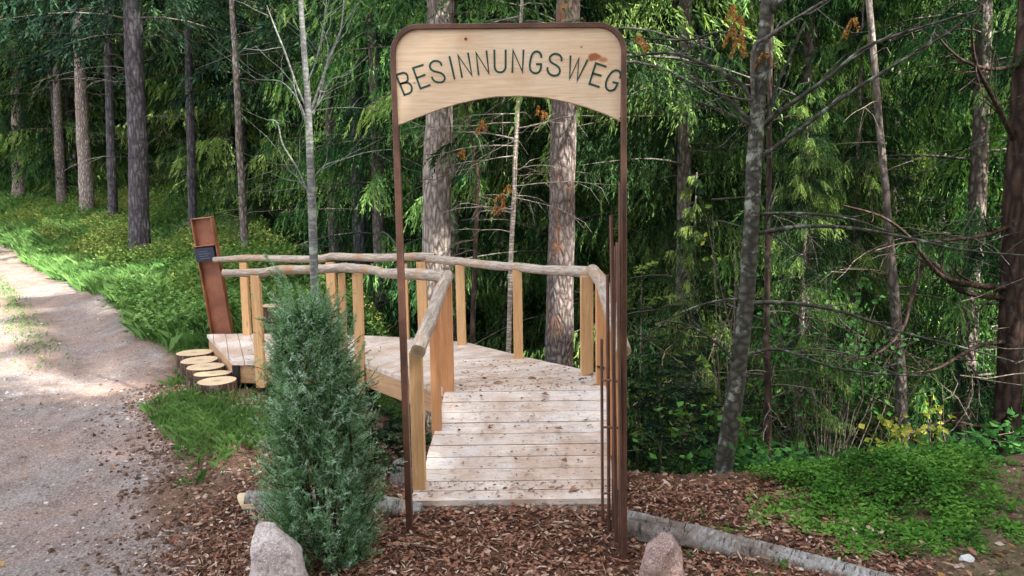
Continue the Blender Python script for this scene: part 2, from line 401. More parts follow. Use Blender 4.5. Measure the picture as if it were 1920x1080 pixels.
ROCKD = rockm('dark_grey_stone', (.12, .11, .105), (.20, .18, .17), (.28, .26, .25))
PEB = None
def groundm():
    m, t = newmat('ground_surface'); o = coords(t); g = t.nodes.new('ShaderNodeAttribute'); g.attribute_name = 'zone'
    sep = t.nodes.new('ShaderNodeSeparateColor'); t.links.new(g.outputs['Color'], sep.inputs[0])
    road, green, mul = sep.outputs
    # gravel
    n1 = noise(t, o, 1.3, 6, .6); n2 = noise(t, o, 9, 6, .7); n3 = noise(t, o, 60, 4, .75)
    v = N(t, 'ShaderNodeTexVoronoi', Scale=42.0); t.links.new(o, v.inputs['Vector'])
    v2 = N(t, 'ShaderNodeTexVoronoi', Scale=120.0); t.links.new(o, v2.inputs['Vector'])
    gr = ramp(t, n2, [(.3, (.095, .083, .076)), (.5, (.165, .149, .141)), (.68, (.255, .24, .236))])
    gr = mix(t, ramp(t, n1, [(.40, (0, 0, 0)), (.6, (.85,)*3)]), gr, (.20, .115, .08))
    gr = mix(t, ramp(t, noise(t, mapping(t, o, (1.6, 1, 1)), 3.2, 5, .65), [(.48, (0, 0, 0)), (.62, (.85,)*3)]), gr, (.10, .065, .052))
    st = ramp(t, v.outputs['Distance'], [(.18, (1, 1, 1)), (.32, (0, 0, 0))])
    sep2 = t.nodes.new('ShaderNodeSeparateColor'); t.links.new(v.outputs['Color'], sep2.inputs[0])
    stm = math_(t, 'MULTIPLY', st, ramp(t, sep2.outputs[0], [(.62, (0, 0, 0)), (.68, (1, 1, 1))]))
    gr = mix(t, math_(t, 'MULTIPLY', stm, .75), gr, ramp(t, sep2.outputs[1], [(0, (.26, .24, .245)), (1, (.46, .42, .42))]))
    sep3 = t.nodes.new('ShaderNodeSeparateColor'); t.links.new(v2.outputs['Color'], sep3.inputs[0])
    gr = mix(t, .35, gr, ramp(t, sep3.outputs[0], [(0, (.10, .075, .065)), (.5, (.26, .21, .19)), (1, (.50, .45, .43))]))
    # soil with needle litter
    soil = ramp(t, n2, [(.3, (.05, .03, .02)), (.5, (.115, .07, .048)), (.7, (.20, .135, .10))])
    soil = mix(t, ramp(t, n3, [(.5, (0, 0, 0)), (.66, (.8,)*3)]), soil, (.22, .12, .07))
    moss = ramp(t, n2, [(.3, (.03, .055, .015)), (.7, (.075, .13, .03))])
    mu = ramp(t, n3, [(.35, (.03, .016, .011)), (.55, (.10, .048, .03)), (.7, (.17, .09, .055))])
    col = mix(t, green, soil, moss); col = mix(t, mul, col, mu); col = mix(t, road, col, gr)
    h = math_(t, 'ADD', math_(t, 'MULTIPLY', n2, .7), math_(t, 'ADD', math_(t, 'MULTIPLY', n3, .35), math_(t, 'MULTIPLY', stm, .3)))
    finish(t, col, .92, h, .8, .03, spec=.15); return m
GROUND = groundm()
def pebm():
    m, t = newmat('road_gravel'); r = island(t)
    col = ramp(t, r, [(0, (.09, .07, .062)), (.4, (.20, .16, .145)), (.75, (.32, .275, .265)), (1, (.52, .49, .49))])
    finish(t, col, .85, noise(t, coords(t), 90, 3), .4, .004, spec=.2); return m
PEB = pebm()
WHITE = plain('white_pebble', (.62, .62, .62), .6)
# ---------------------------------------------------------------- terrain
RE_Y = [-12, -5, 0, 3.37, 4.1, 5.3, 6.9, 9.1, 12.4, 20, 34]
RE_X = [-1.2, -1.0, -1.2, -1.61, -1.95, -2.62, -3.15, -4.75, -7.2, -13.7, -30]
YC_X = [-30, -12, -8, -4.5, -3, -1.6, -.6, 1, 3, 6, 12, 40]
YC_Y = [60, 30, 20, 14, 10, 6.5, 4.9, 4.25, 4.4, 5.5, 7, 12]
def gz(x, y):
    x = np.asarray(x, float); y = np.asarray(y, float)
    xr = np.interp(y, RE_Y, RE_X); side = x-xr                      # >0 right of the road
    rise = .15*sm(y, 3.6, 6)+.045*np.maximum(y-6, 0)
    z = rise*sm(-x, .2, 2.2)
    bank = .11*np.clip(side, 0, 3.2)*sm(y, 8, 12)
    z = z+bank+.075*np.maximum(y-17, 0)*sm(-x, 3, 8)
    s = np.maximum(y-np.interp(x, YC_X, YC_Y), 0)
    k = .26+.26*sm(x, -3, .5)
    z = z-np.minimum(s*k, 5.5)*sm(s, 0, 1.0)
    z = z+.42*np.maximum(y-27, 0)
    z = z+.135*np.exp(-(((x+2.4)/.6)**2+((y-5.6)/.75)**2))
    z = z-.09*np.exp(-((x-.58)**2+(y-3.35)**2)/.12)
    far = sm(np.hypot(x, y), 4, 14); road = sm(-side, -.1, .4)
    z = z+.03*vn(x, y, 2.2)*(1-.5*road)+.012*vn(x, y, 7)+.010*vn(x, y, 13, 2)+(.5*vn(x, y, .35)*far+.15*vn(x, y, 1.1, 2)*far)*(1-road)
    z = z-.05*np.exp(-((side+.75)/.3)**2)*sm(y, 4, 8)
    return z
def gz1(x, y): return float(gz(x, y))
def spacing(a, b, c0, c1, fine):
    out = [0.0]
    xs = list(np.arange(c0, c1, fine)); s = fine; v = c1
    while v < b: xs.append(v); s *= 1.07; v += s
    xs.append(b); s = fine; v = c0-fine; lo = []
    while v > a: lo.append(v); s *= 1.07; v -= s
    lo.append(a); return np.array(sorted(lo)+xs)
gx = spacing(-70, 70, -4.2, 3.2, .045); gy = spacing(-25, 90, 2.2, 7.2, .045)
GX, GY = np.meshgrid(gx, gy); GZ = gz(GX, GY); nx, ny = len(gx), len(gy)
V = np.stack([GX.ravel(), GY.ravel(), GZ.ravel()], 1)
idx = np.arange(nx*ny).reshape(ny, nx)
Q = np.stack([idx[:-1, :-1], idx[:-1, 1:], idx[1:, 1:], idx[1:, :-1]], -1).reshape(-1, 4)
def zones(x, y):
    xr = np.interp(y, RE_Y, RE_X)+.35*vn(x, y, 1.6, 4)+.15*vn(x, y, 6, 5)
    road = sm(xr-x, -.12, .16)
    ys = YC = np.interp(x, YC_X, YC_Y)
    mul = sm(x+.55*vn(x, y, 1.5, 7), -1.9, -1.55)*sm(-y+.3*vn(x, y, 3), -5.2, -4.6)*sm(-x-.6*vn(x, y, 3, 3), -2.3, -1.5)*(1-sm(y-ys, -.1, .35))
    green = sm(y+.8*vn(x, y, 1.2, 9), 7, 9)*sm(-x, 1.5, 3)
    green = np.maximum(green, .35*sm(vn(x, y, 2.2, 6), -.1, .2)*(y < 7)*(x > 1))*(1-road)*(1-mul)
    verge = sm(-((x+13)*0+np.abs((xr-x)-1.25)), -.35, -.05)*sm(y, 6.5, 9)*.45
    road = road*(1-verge); green = np.maximum(green, verge)
    return road, green, mul
zr, zg, zm = zones(V[:, 0], V[:, 1])
qc = V[Q].mean(1)
xrq = np.interp(qc[:, 1], RE_Y, RE_X)+.35*vn(qc[:, 0], qc[:, 1], 1.6, 4)
isroad = (qc[:, 0] < xrq) & (qc[:, 0] > xrq-7)
hillm = ~isroad & (qc[:, 1] > 27)
def sheet(name, mask):
    q = Q[mask]; u, inv = np.unique(q, return_inverse=True)
    me = npmesh(name, V[u], inv.reshape(q.shape).astype(np.int32), GROUND, smooth=True)
    a = me.attributes.new('zone', 'FLOAT_COLOR', 'POINT')
    a.data.foreach_set('color', np.stack([zr[u], zg[u], zm[u], np.ones(len(u))], 1).astype(np.float32).ravel())
    o = link(name, me); tag(o, kind='structure'); return o
sheet('forest_road', isroad); sheet('ground', ~isroad & ~hillm); sheet('hillside', hillm)

# ---------------------------------------------------------------- entrance gate
rnd = random.Random(3)
GYD = 3.70
gate = empty('entrance_gate', on(770, 1000, 0), 'tall rusty steel archway with a curved wooden name board and upright rods', 'gate')
gl = gate.location.copy()
def local(p): return Vector(p)-gl
fr = MB()
LT = at(736, 52, GYD); RTp = at(1169, 48, GYD); LB = on(769, 1006, -.02); RB = on(1170, 1070, -.12)
r = .125
path = [LB, LB.lerp(LT, .5)]
dv = (LB-LT).normalized(); dh = (RTp-LT).normalized(); dvr = (RB-RTp).normalized()
c1 = LT+dv*r+dh*r
for k in range(9):
    a = math.pi/2*k/8; path.append(c1-dh*(r*math.cos(a))-dv*(r*math.sin(a)))
c2 = RTp+dvr*r-dh*r
for k in range(9):
    a = math.pi/2*k/8; path.append(c2+dh*(r*math.sin(a))-dvr*(r*math.cos(a)))
path += [RTp.lerp(RB, .5), RB]
tw, td = .030, .046                               # band: face width, depth
Vf, Ff, Uf = [], [], []; L = 0
for i, p in enumerate(path):
    d = (path[min(i+1, len(path)-1)]-path[max(i-1, 0)]).normalized()
    n_ = Vector((0, 1, 0)).cross(d).normalized(); yv = d.cross(n_).normalized()
    wv = tw/2 if 1 < i < len(path)-2 else tw/2
    thick = .012
    if i < 2: thick = .016
    for a, b in ((-thick, -td/2), (thick, -td/2), (thick, td/2), (-thick, td/2)):
        Vf.append(local(p+n_*a+Vector((0, 1, 0))*b))
for i in range(len(path)-1):
    for k in range(4):
        j = (k+1) % 4; Ff.append([i*4+k, i*4+j, (i+1)*4+j, (i+1)*4+k])
Ff.append([3, 2, 1, 0]); n4 = (len(path)-1)*4; Ff.append([n4, n4+1, n4+2, n4+3])
fme = npmesh('frame', Vf, Ff, RUST); fo = link('frame', fme, gate)
bm = bmesh.new(); bm.from_mesh(fme); bmesh.ops.recalc_face_normals(bm, faces=bm.faces); bmesh.ops.bevel(bm, geom=[e for e in bm.edges if e.calc_face_angle(0) > 1.2], offset=.002, segments=1, affect='EDGES'); bm.to_mesh(fme); bm.free()
# sign board
def bp(cx, cyy, y=3.69): return at(720+cx/4.085, 20+cyy/4.085, y)
out = [(74, 300), (74, 260), (88, 208), (128, 162), (190, 143), (700, 132), (1200, 126), (1690, 122), (1768, 147), (1815, 196), (1832, 260), (1832, 852),
       (1700, 790), (1550, 736), (1400, 695), (1240, 664), (1100, 652), (1030, 650), (850, 657), (700, 679), (560, 712), (400, 762), (240, 822), (80, 888)]
sb = MB(); fp = [local(bp(*p)) for p in out]; th = Vector((0, .03, 0)); n = len(fp)
fp = list(reversed(fp))
sb.add([p for p in fp]+[p+th for p in fp], [list(range(n)), list(range(2*n-1, n-1, -1))]+[[(i+1) % n, i, n+i, n+(i+1) % n] for i in range(n)])
board = sb.build('sign_board', SIGN, gate)
# the sign texture uses object coordinates: shift so they equal world coordinates
for m_ in [SIGN]:
    for nd in m_.node_tree.nodes:
        if nd.type == 'TEX_COORD':
            mp = m_.node_tree.nodes.new('ShaderNodeMapping'); mp.inputs['Location'].default_value = gl
            ls = [l for l in m_.node_tree.links if l.from_node == nd]
            tg = [l.to_socket for l in ls]
            for l in ls: m_.node_tree.links.remove(l)
            m_.node_tree.links.new(nd.outputs['Object'], mp.inputs[0])
            for s_ in tg: m_.node_tree.links.new(mp.outputs[0], s_)
LET = [
 [[(92,492),(157,645)],[(92,492),(122,482),(150,475),(170,482),(180,497),(183,528),(170,548),(128,560)],[(128,560),(160,551),(185,552),(205,568),(214,592),(210,618),(196,632),(157,645)]],
 [[(298,415),(222,440),(280,597),(350,570)],[(250,515),(312,492)]],
 [[(440,418),(435,400),(418,388),(400,384),(378,387),(358,402),(350,425),(358,448),(380,463),(408,470),(435,477),(458,494),(467,518),(458,539),(440,549),(415,549),(392,543),(375,528),(368,512)]],
 [[(502,355),(540,520)]],
 [[(597,507),(567,343),(672,495),(644,328)]],
 [[(725,490),(705,322),(803,480),(785,312)]],
 [[(845,305),(847,430),(853,452),(866,467),(886,473),(906,470),(922,458),(931,438),(932,305)]],
 [[(983,470),(988,303),(1060,468),(1068,305)]],
 [[(1205,355),(1202,335),(1190,319),(1172,312),(1153,316),(1137,331),(1126,358),(1119,390),(1116,422),(1119,450),(1130,468),(1148,478),(1168,479),(1186,471),(1198,453),(1203,430),(1203,410),(1170,410)]],
 [[(1360,383),(1359,360),(1348,343),(1330,333),(1308,330),(1286,338),(1271,354),(1268,375),(1276,392),(1295,405),(1320,418),(1340,436),(1348,458),(1342,481),(1325,495),(1303,499),(1280,492),(1262,478),(1252,458),(1252,440)]],
 [[(1428,350),(1422,520),(1492,367),(1480,535),(1557,380)]],
 [[(1697,428),(1622,402),(1573,560),(1645,583)],[(1600,480),(1660,497)]],
 [[(1808,515),(1813,490),(1806,471),(1790,458),(1770,457),(1748,467),(1728,489),(1710,520),(1699,553),(1699,583),(1708,602),(1725,613),(1746,612),(1765,602),(1778,582),(1787,555),(1755,548)]]]
lm = MB()
for li_, letter in enumerate(LET):
    for st_ in letter:
        pts = [local(bp(*p, 3.6895)) for p in st_]
        hw = .0046; P = []
        for i, p in enumerate(pts):
            a = (p-pts[i-1]).normalized() if i else (pts[1]-p).normalized()
            b = (pts[i+1]-p).normalized() if i < len(pts)-1 else a
            na = Vector((-a.z, 0, a.x)); nb = Vector((-b.z, 0, b.x)); nn = na+nb
            nn = nn.normalized()*min(hw/max(.35, nn.normalized().dot(na)), hw*2.2)
            ex = -a*hw*.8 if i == 0 else (a*hw*.8 if i == len(pts)-1 else Vector())
            P.append((p+nn+ex, p-nn+ex))
        b0 = []; m_ = len(P); ty = Vector((0, -.0012-.0001*li_, 0))
        Vv = [q for pr in P for q in pr]; Vv = [v+ty for v in Vv]+[v+Vector((0, .004, 0)) for v in Vv]
        Fl = []
        for i in range(m_-1):
            a, b, c, d = 2*i, 2*i+1, 2*i+3, 2*i+2; o_ = 2*m_
            Fl += [[a, b, c, d], [a+o_, d+o_, c+o_, b+o_], [a, d, d+o_, a+o_], [c, b, b+o_, c+o_]]
        lm.add(Vv, Fl)
lm.build('lettering', PAINT, board)
# rods beside the right leg (photo x at top, y at top, x at bottom, y at bottom, distance, width)
rods = [(1163, 342, 1163, 1046, 3.57, .016), (1146, 404, 1156, 1028, 3.64, .017), (1153, 462, 1149, 1014, 3.72, .012), (1139, 516, 1142, 1006, 3.74, .015), (1128, 636, 1130, 996, 3.80, .013), (1157, 455, 1167, 1052, 3.53, .012)]
for (x0, y0, x1, y1, yd, wd) in rods:
    m_ = MB(); a = at(x0, y0, yd); b = at(x1, y1+8, yd)
    m_.beam(local(b), local(a), wd, .035, (0, 1, 0), rnd); m_.build('rod', RUST, gate)
for (x0, y0, x1) in ((1146, 430, 1166), (1129, 713, 1146), (1130, 801, 1146), (1131, 925, 1142), (1150, 715, 1168), (1146, 802, 1168)):
    m_ = MB(); m_.tube([local(at(x0, y0, 3.68)), local(at(x1, y0, 3.66))], .006, 6); m_.build('spacer', RUST, gate)
for (x0, y0) in ((1163, 222), (978, 51)):
    m_ = MB(); p = local(at(x0, y0, 3.686)); m_.tube([p, p+Vector((0, -.006, 0))], .005, 8); m_.build('screw', IRON, gate)

# ---------------------------------------------------------------- timber walkway
ZD, R_ = .45, .19
br = empty('timber_walkway', (0, 4.6, 0), 'weathered plank walkway with log handrails and three steps curving into the forest', 'footbridge')
bl = Vector((0, 4.6, 0))
def B(p): return Vector(p)-bl
def clip(poly, a, b, c):           # keep a x + b y <= c
    o_ = []
    for i in range(len(poly)):
        p, q = poly[i], poly[(i+1) % len(poly)]; fp_ = a*p[0]+b*p[1]-c; fq = a*q[0]+b*q[1]-c
        if fp_ <= 0: o_.append(p)
        if (fp_ < 0) != (fq < 0) and abs(fp_-fq) > 1e-9:
            t_ = fp_/(fp_-fq); o_.append((p[0]+(q[0]-p[0])*t_, p[1]+(q[1]-p[1])*t_))
    return o_
Dp = (-.45, 4.86)
S1 = [(-.455, 4.865), (.62, 4.865), (.63, 5.12), (-.45, 4.90)]
S2 = [Dp, (.63, 5.12), (.63, 5.36), (.06, 6.05), (-.42, 6.70)]
S3 = [Dp, (-.42, 6.70), (-.9, 6.97), (-1.32, 7.12), (-1.2, 5.86)]
S4 = [(-1.2, 5.86), (-1.32, 7.12), (-1.8, 7.26), (-2.7, 7.38), (-3.05, 7.36), (-2.29, 6.0)]
dk = MB()
def planks(poly, ang, wd=.112, gap=.0045):
    nxn, nyn = -math.sin(ang), math.cos(ang)
    vals = [nxn*p[0]+nyn*p[1] for p in poly]; v = min(vals)
    while v < max(vals):
        c = clip(clip(poly, nxn, nyn, v+wd-gap), -nxn, -nyn, -v)
        if len(c) >= 3:
            mx = sum(p[0] for p in c)/len(c); my = sum(p[1] for p in c)/len(c)
            c = [(p[0], p[1]-bl.y) for p in c]
            dz = rnd.uniform(-.002, .002)
            dk.prism(c, ZD-.034+dz, ZD+dz, ang, rnd)
        v += wd
planks(S1, 0); planks(S2, math.radians(20)); planks(S3, math.radians(64)); planks(S4, math.radians(112))
dk.build('deck', DECK, br)
# joists below the deck
j = MB()
def inset(a, b, z0=ZD-.035, z1=ZD-.19, wth=.045, who=j):
    a = Vector((*a, (z0+z1)/2)); b = Vector((*b, (z0+z1)/2)); who.beam(B(a), B(b), wth, z0-z1, rnd=rnd)
edges = [((-1.2, 5.90), (-.46, 4.93)), ((-2.27, 6.04), (-1.19, 5.90)), ((-2.99, 7.31), (-2.28, 6.05)), ((.6, 4.90), (.6, 5.34)), ((.6, 5.34), (.05, 6.0)), ((.05, 6.0), (-.44, 6.64)), ((-.44, 6.64), (-1.8, 7.2)), ((-1.8, 7.2), (-2.98, 7.31))]
for e in edges:
    jj = MB(); inset(*e, who=jj); jj.build('edge_beam', FASCIA, br)
# inclined boards down to a short landing
YT, YB, ZB = 4.86, 4.235, ZD-2*R_
rp = MB(); nb_ = 8; sl_ = Vector((0, YB-YT, ZB-ZD)); nrm_ = Vector((0, -sl_.z, sl_.y)).normalized()
if nrm_.z < 0: nrm_ = -nrm_
for k in range(nb_):
    f0, f1 = k/nb_+.003, (k+1)/nb_-.003; b0 = len(rp.V); e_ = rnd.uniform(-.004, .004)
    el = lambda f: -.455-.10*f+e_
    er = lambda f: .62-.05*f
    L_ = sl_.length
    rp.prism([(el(f1), -f1*L_), (er(f1), -f1*L_), (er(f0), -f0*L_), (el(f0), -f0*L_)], -.034, rnd.uniform(-.0025, .0), 0, rnd)
    for q in range(b0, len(rp.V)):
        v = rp.V[q]; p_ = Vector((v[0], YT-bl.y, ZD))+sl_.normalized()*(-v[1])+nrm_*v[2]; rp.V[q] = tuple(p_)
rp.build('ramp', DECK, br)
ld = MB()
for k in range(2):
    y0 = YB-.14*(k+1)+.002; ld.prism([(-.575, y0-bl.y), (.565, y0-bl.y), (.565, y0+.134-bl.y), (-.575, y0+.134-bl.y)], ZB-.036, ZB-.003*k, 0, rnd)
ld.build('landing', DECK, br)
fb = MB(); fb.beam(B((-.57, YB-.262, ZB-.125)), B((.56, YB-.262, ZB-.125)), .022, .17, rnd=rnd); fb.build('front_board', RISER, br)
for x in (-.44, .58):
    st = MB(); st.beam(B((x, YT+.02, ZD-.14)), B((x, YB-.02, ZB-.14)), .04, .15, rnd=rnd); st.build('stringer', FASCIA, br)
fronts = [(YT, ZD)]
# posts: base x,y, base z, top z, width, material
H = .735
posts = [(-.545, 4.14, .065, .865, .072, LARCH), (-.487, 4.60, .22, 1.09, .062, ORANGE), (-.435, 4.90, ZD-.02, 1.185, .075, ORANGE), (-.50, 5.04, ZD-.15, 1.18, .05, ORANGE),
         (-1.215, 5.84, ZD-.24, 1.165, .072, LARCH), (-1.36, 5.93, ZD-.15, 1.16, .05, LARCH), (-2.05, 5.96, ZD-.21, 1.155, .07, LARCH),
         (-2.62, 7.29, ZD-.02, 1.165, .07, LARCH), (-1.74, 7.18, ZD-.02, 1.165, .085, LARCH), (-.83, 6.88, ZD-.02, 1.18, .09, LARCH), (-.455, 6.60, ZD-.02, 1.165, .078, LARCH),
         (.045, 5.96, ZD-.02, 1.165, .075, LARCH), (.535, 5.33, ZD-.02, 1.165, .088, LARCH), (.605, 5.02, ZD-.02, 1.14, .075, ORANGE), (.60, 4.42, .16, .99, .065, ORANGE), (.60, 4.13, .06, .87, .065, ORANGE), (-1.0, 6.93, ZD-.02, 1.16, .06, LARCH)]
for (x, y, z0, z1, wd, m_) in posts:
    p = MB(); p.beam(B((x, y, z0)), B((x+rnd.uniform(-.004, .004), y, z1)), wd, wd*.92, (0, 1, 0), rnd); p.build('railing_post', m_, br)
def rail(pts, rads, seed, nm='handrail'):
    P = []; Rr = []
    for i in range(len(pts)-1):
        a, b = Vector(pts[i]), Vector(pts[i+1]); kk = max(3, int((b-a).length/.07))
        for q in range(kk):
            t_ = q/kk; p = a.lerp(b, t_); L_ = i*5+t_*(b-a).length
            p += Vector((mnoise.noise(Vector((L_*1.7, seed*9.1, 0)))*.018, 0, mnoise.noise(Vector((L_*1.5, 3, seed*5.3)))*.022))
            P.append(B(p)); rr = rads[i]+(rads[i+1]-rads[i])*t_; Rr.append(rr*(1+.18*mnoise.noise(Vector((L_*5, seed, 7)))))
    P.append(B(pts[-1])); Rr.append(rads[-1])
    # round the very ends a little
    m_ = MB(); m_.tube(P, Rr, 14, True, .12, seed=seed)
    o_ = m_.build(nm, [RAIL, CUT], br, smooth=True)
    me = o_.data; me.polygons[len(me.polygons)-1].material_index = 1; me.polygons[len(me.polygons)-2].material_index = 1
    me.polygons[len(me.polygons)-1].use_smooth = False; me.polygons[len(me.polygons)-2].use_smooth = False
    try: me.set_sharp_from_angle(angle=.9)
    except Exception: pass
    return o_
rail([(-2.93, 7.34, 1.20), (-1.75, 7.20, 1.205), (-.70, 6.82, 1.225)], [.031, .036, .038], 1)
rail([(-.76, 6.84, 1.215), (-.45, 6.60, 1.205), (.05, 5.97, 1.195), (.60, 5.33, 1.195)], [.036, .036, .036, .042], 2)
rail([(-2.32, 5.98, 1.175), (-1.9, 5.95, 1.18), (-1.30, 5.88, 1.215)], [.030, .034, .036], 3)
rail([(-1.36, 5.88, 1.205), (-.95, 5.45, 1.205), (-.435, 4.90, 1.215)], [.036, .038, .042], 4)
rail([(-.43, 4.93, 1.225), (-.455, 4.62, 1.12), (-.52, 4.03, .885)], [.040, .041, .043], 5)
rail([(.585, 5.36, 1.2), (.595, 5.02, 1.17), (.60, 4.5, 1.04), (.605, 4.02, .87)], [.044, .046, .044, .042], 6)
for (x, y, z0, z1, rr) in ((-1.17, 5.93, -.6, ZD-.19, .045), (.5, 5.2, -.9, ZD-.19, .045), (.0, 5.9, -1.2, ZD-.19, .045), (-.45, 5.05, -.4, ZD-.19, .04), (-1.9, 7.0, -.6, ZD-.19, .045)):
    p = MB(); p.tube([B((x, y, z0)), B((x, y, z1))], rr, 10); p.build('support_post', IRON, br, smooth=True)
p = MB(); p.beam(B((-2.265, 6.01, ZD-.19)), B((-2.265, 6.01, ZD-.036)), .055, .05, (0, 1, 0)); p.build('corner_bracket', IRON, br)

# ---------------------------------------------------------------- stumps
def stump(px, py, rad, ztop, label, name='log_step', group='sawn log steps beside the walkway', sq=1.0, sd=0, tilt=(0, 0), h=None):
    c = on(px, py, ztop); g_ = gz1(c.x, c.y)-.06
    root = empty(name, (c.x, c.y, g_), label, 'stump' if name != 'log_step' else 'log step', group)
    hgt = (ztop-g_) if h is None else h
    ns = 26; rr = [rad*(1+.10*mnoise.noise(Vector((math.cos(2*math.pi*k/ns)*1.2, math.sin(2*math.pi*k/ns)*1.2, sd*3.3)))) for k in range(ns)]
    ring = lambda z, f: [(math.cos(2*math.pi*k/ns)*rr[k]*f*sq, math.sin(2*math.pi*k/ns)*rr[k]*f, z+(tilt[0]*math.cos(2*math.pi*k/ns)+tilt[1]*math.sin(2*math.pi*k/ns))*rr[k]*(z/hgt)) for k in range(ns)]
    m_ = MB(); V_ = []; lev = [(0, 1.08), (hgt*.3, 1.03), (hgt*.7, 1.0), (hgt-.004, 1.0), (hgt, .975)]
    for z, f in lev: V_ += ring(z, f)
    Fc = [[a*ns+k, a*ns+(k+1) % ns, (a+1)*ns+(k+1) % ns, (a+1)*ns+k] for a in range(4) for k in range(ns)]
    m_.add(V_, Fc); m_.build('bark', BARK_STUMP, root, smooth=True)
    t_ = MB(); V_ = ring(hgt+.001, .975); t_.add(V_, [list(range(ns))], [(v[0], v[1]) for v in V_]); t_.build('sawn_top', CUT, root)
    return root
stump(407, 714, .15, .335, 'pale sawn log step nearest the camera, beside the taller stump under the deck corner', sd=1, tilt=(0, .02))
stump(398, 700, .155, .335, 'sawn log step with a dark heart, second nearest of the row', sd=2, tilt=(0, -.05))
stump(386, 687, .16, .345, 'sawn log step in the middle of the row of five', sd=3)
stump(374, 675, .16, .35, 'sawn log step second from the far end of the row', sd=4, tilt=(0, .03))
stump(364, 661, .175, .335, 'wide greyish log step at the far end of the row against the grass', sd=5)
stump(459, 705, .135, ZD-.195, 'taller dark barked stump carrying the corner of the plank deck', 'tree_stump', None, sd=6)
stump(517, 585, .17, .62, 'sunlit pale weathered stump behind the railing left of the juniper', 'tree_stump', None, sd=7, h=.5)

def rust2():
    m, t = newmat('warm_brown_corten'); o = coords(t)
    n = noise(t, o, 4, 5, .6); n2 = noise(t, o, 60, 3, .7)
    col = ramp(t, n, [(.3, (.13, .045, .028)), (.5, (.26, .095, .05)), (.72, (.40, .18, .10))])
    col = mix(t, math_(t, 'MULTIPLY', n2, .35), col, (.10, .04, .025))
    finish(t, col, .5, n2, .25, .002, metallic=.1, spec=.5); return m
RUSTWARM = rust2()
# ---------------------------------------------------------------- leaning info post
ip_b = at(420, 632, 7.47); ip_t = at(381, 410, 7.40)
ip = empty('information_post', ip_b, 'rusty brown leaning steel post with a dark plaque at the far end of the walkway', 'info post')
def I(p): return Vector(p)-ip_b
dd = (ip_t-ip_b); ln_ = dd.length; dn_ = dd.normalized()
px_ = Vector((dn_.z, 0, -dn_.x)).normalized(); hw = .098
b_ = MB(); b_.beam(I(ip_b-dn_*.5), I(ip_t), .19, .012, (0, 1, 0)); b_.build('back_plate', RUSTWARM, ip)
for s_ in (-1, 1):
    b_ = MB(); b_.beam(I(ip_b-dn_*.5+px_*s_*hw+Vector((0, -.02, 0))), I(ip_t+px_*s_*hw+Vector((0, -.02, 0))), .010, .085, (0, 1, 0)); b_.build('side_flange', RUSTWARM, ip)
b_ = MB(); q = ip_t+dn_*.006+Vector((0, -.02, 0)); b_.beam(I(q-px_*.103), I(q+px_*.103), .085, .010, dn_); b_.build('cap_plate', RUSTWARM, ip)
q = ip_b.lerp(ip_t, .78)+Vector((0, -.035, 0)); b_ = MB(); b_.beam(I(q-px_*.125), I(q+px_*.09), .10, .010, dn_); b_.build('shelf', RUSTWARM, ip)
q0 = ip_b.lerp(ip_t, .655)+Vector((.0, -.05, 0)); q1 = ip_b.lerp(ip_t, .765)+Vector((0, -.05, 0))
b_ = MB(); q0 = q0-px_*.012; q1 = q1-px_*.012; b_.beam(I(q0), I(q1), .185, .09, (0, 1, 0)); pq = b_.build('plaque', PLAQUE, ip)
for k in range(4):
    f_ = .2+.17*k; c_ = q0.lerp(q1, f_)+Vector((0, -.047, 0)); b_ = MB() if k == 0 else b_
    b_.beam(I(c_-px_*.05), I(c_+px_*(.05-.015*(k % 2))), .002, .004, dn_)
b_.build('faded_print', PLAQUETXT, pq)

# ---------------------------------------------------------------- rocks
def rock(name, base, pts, mat, label, sd, sub=3, amp=.012, bev=.018):
    root_z = gz1(base[0], base[1])
    bm = bmesh.new()
    for p in pts: bm.verts.new(p)
    bmesh.ops.convex_hull(bm, input=bm.verts)
    for v in [v for v in bm.verts if not v.link_faces]: bm.verts.remove(v)
    bmesh.ops.triangulate(bm, faces=bm.faces)
    for it in range(6):
        long = [e for e in bm.edges if e.calc_length() > .022]
        if not long: break
        bmesh.ops.subdivide_edges(bm, edges=long, cuts=1); bmesh.ops.triangulate(bm, faces=bm.faces)
    for _ in range(1): bmesh.ops.smooth_vert(bm, verts=bm.verts, factor=.3, use_axis_x=True, use_axis_y=True, use_axis_z=True)
    bm.normal_update()
    for v in bm.verts:
        d = mnoise.fractal(v.co*5+Vector((sd*3, 0, 0)), 1.0, 2.0, 4)*amp*1.4+mnoise.noise(v.co*22+Vector((sd, 0, 0)))*amp*.45
        v.co += v.normal*d
    me = bpy.data.meshes.new(name); bm.to_mesh(me); bm.free(); me.materials.append(mat)
    for p in me.polygons: p.use_smooth = True
    try: me.set_sharp_from_angle(angle=.6)
    except Exception: pass
    o = link(name, me, None, (base[0], base[1], root_z)); tag(o, label, 'rock'); return o
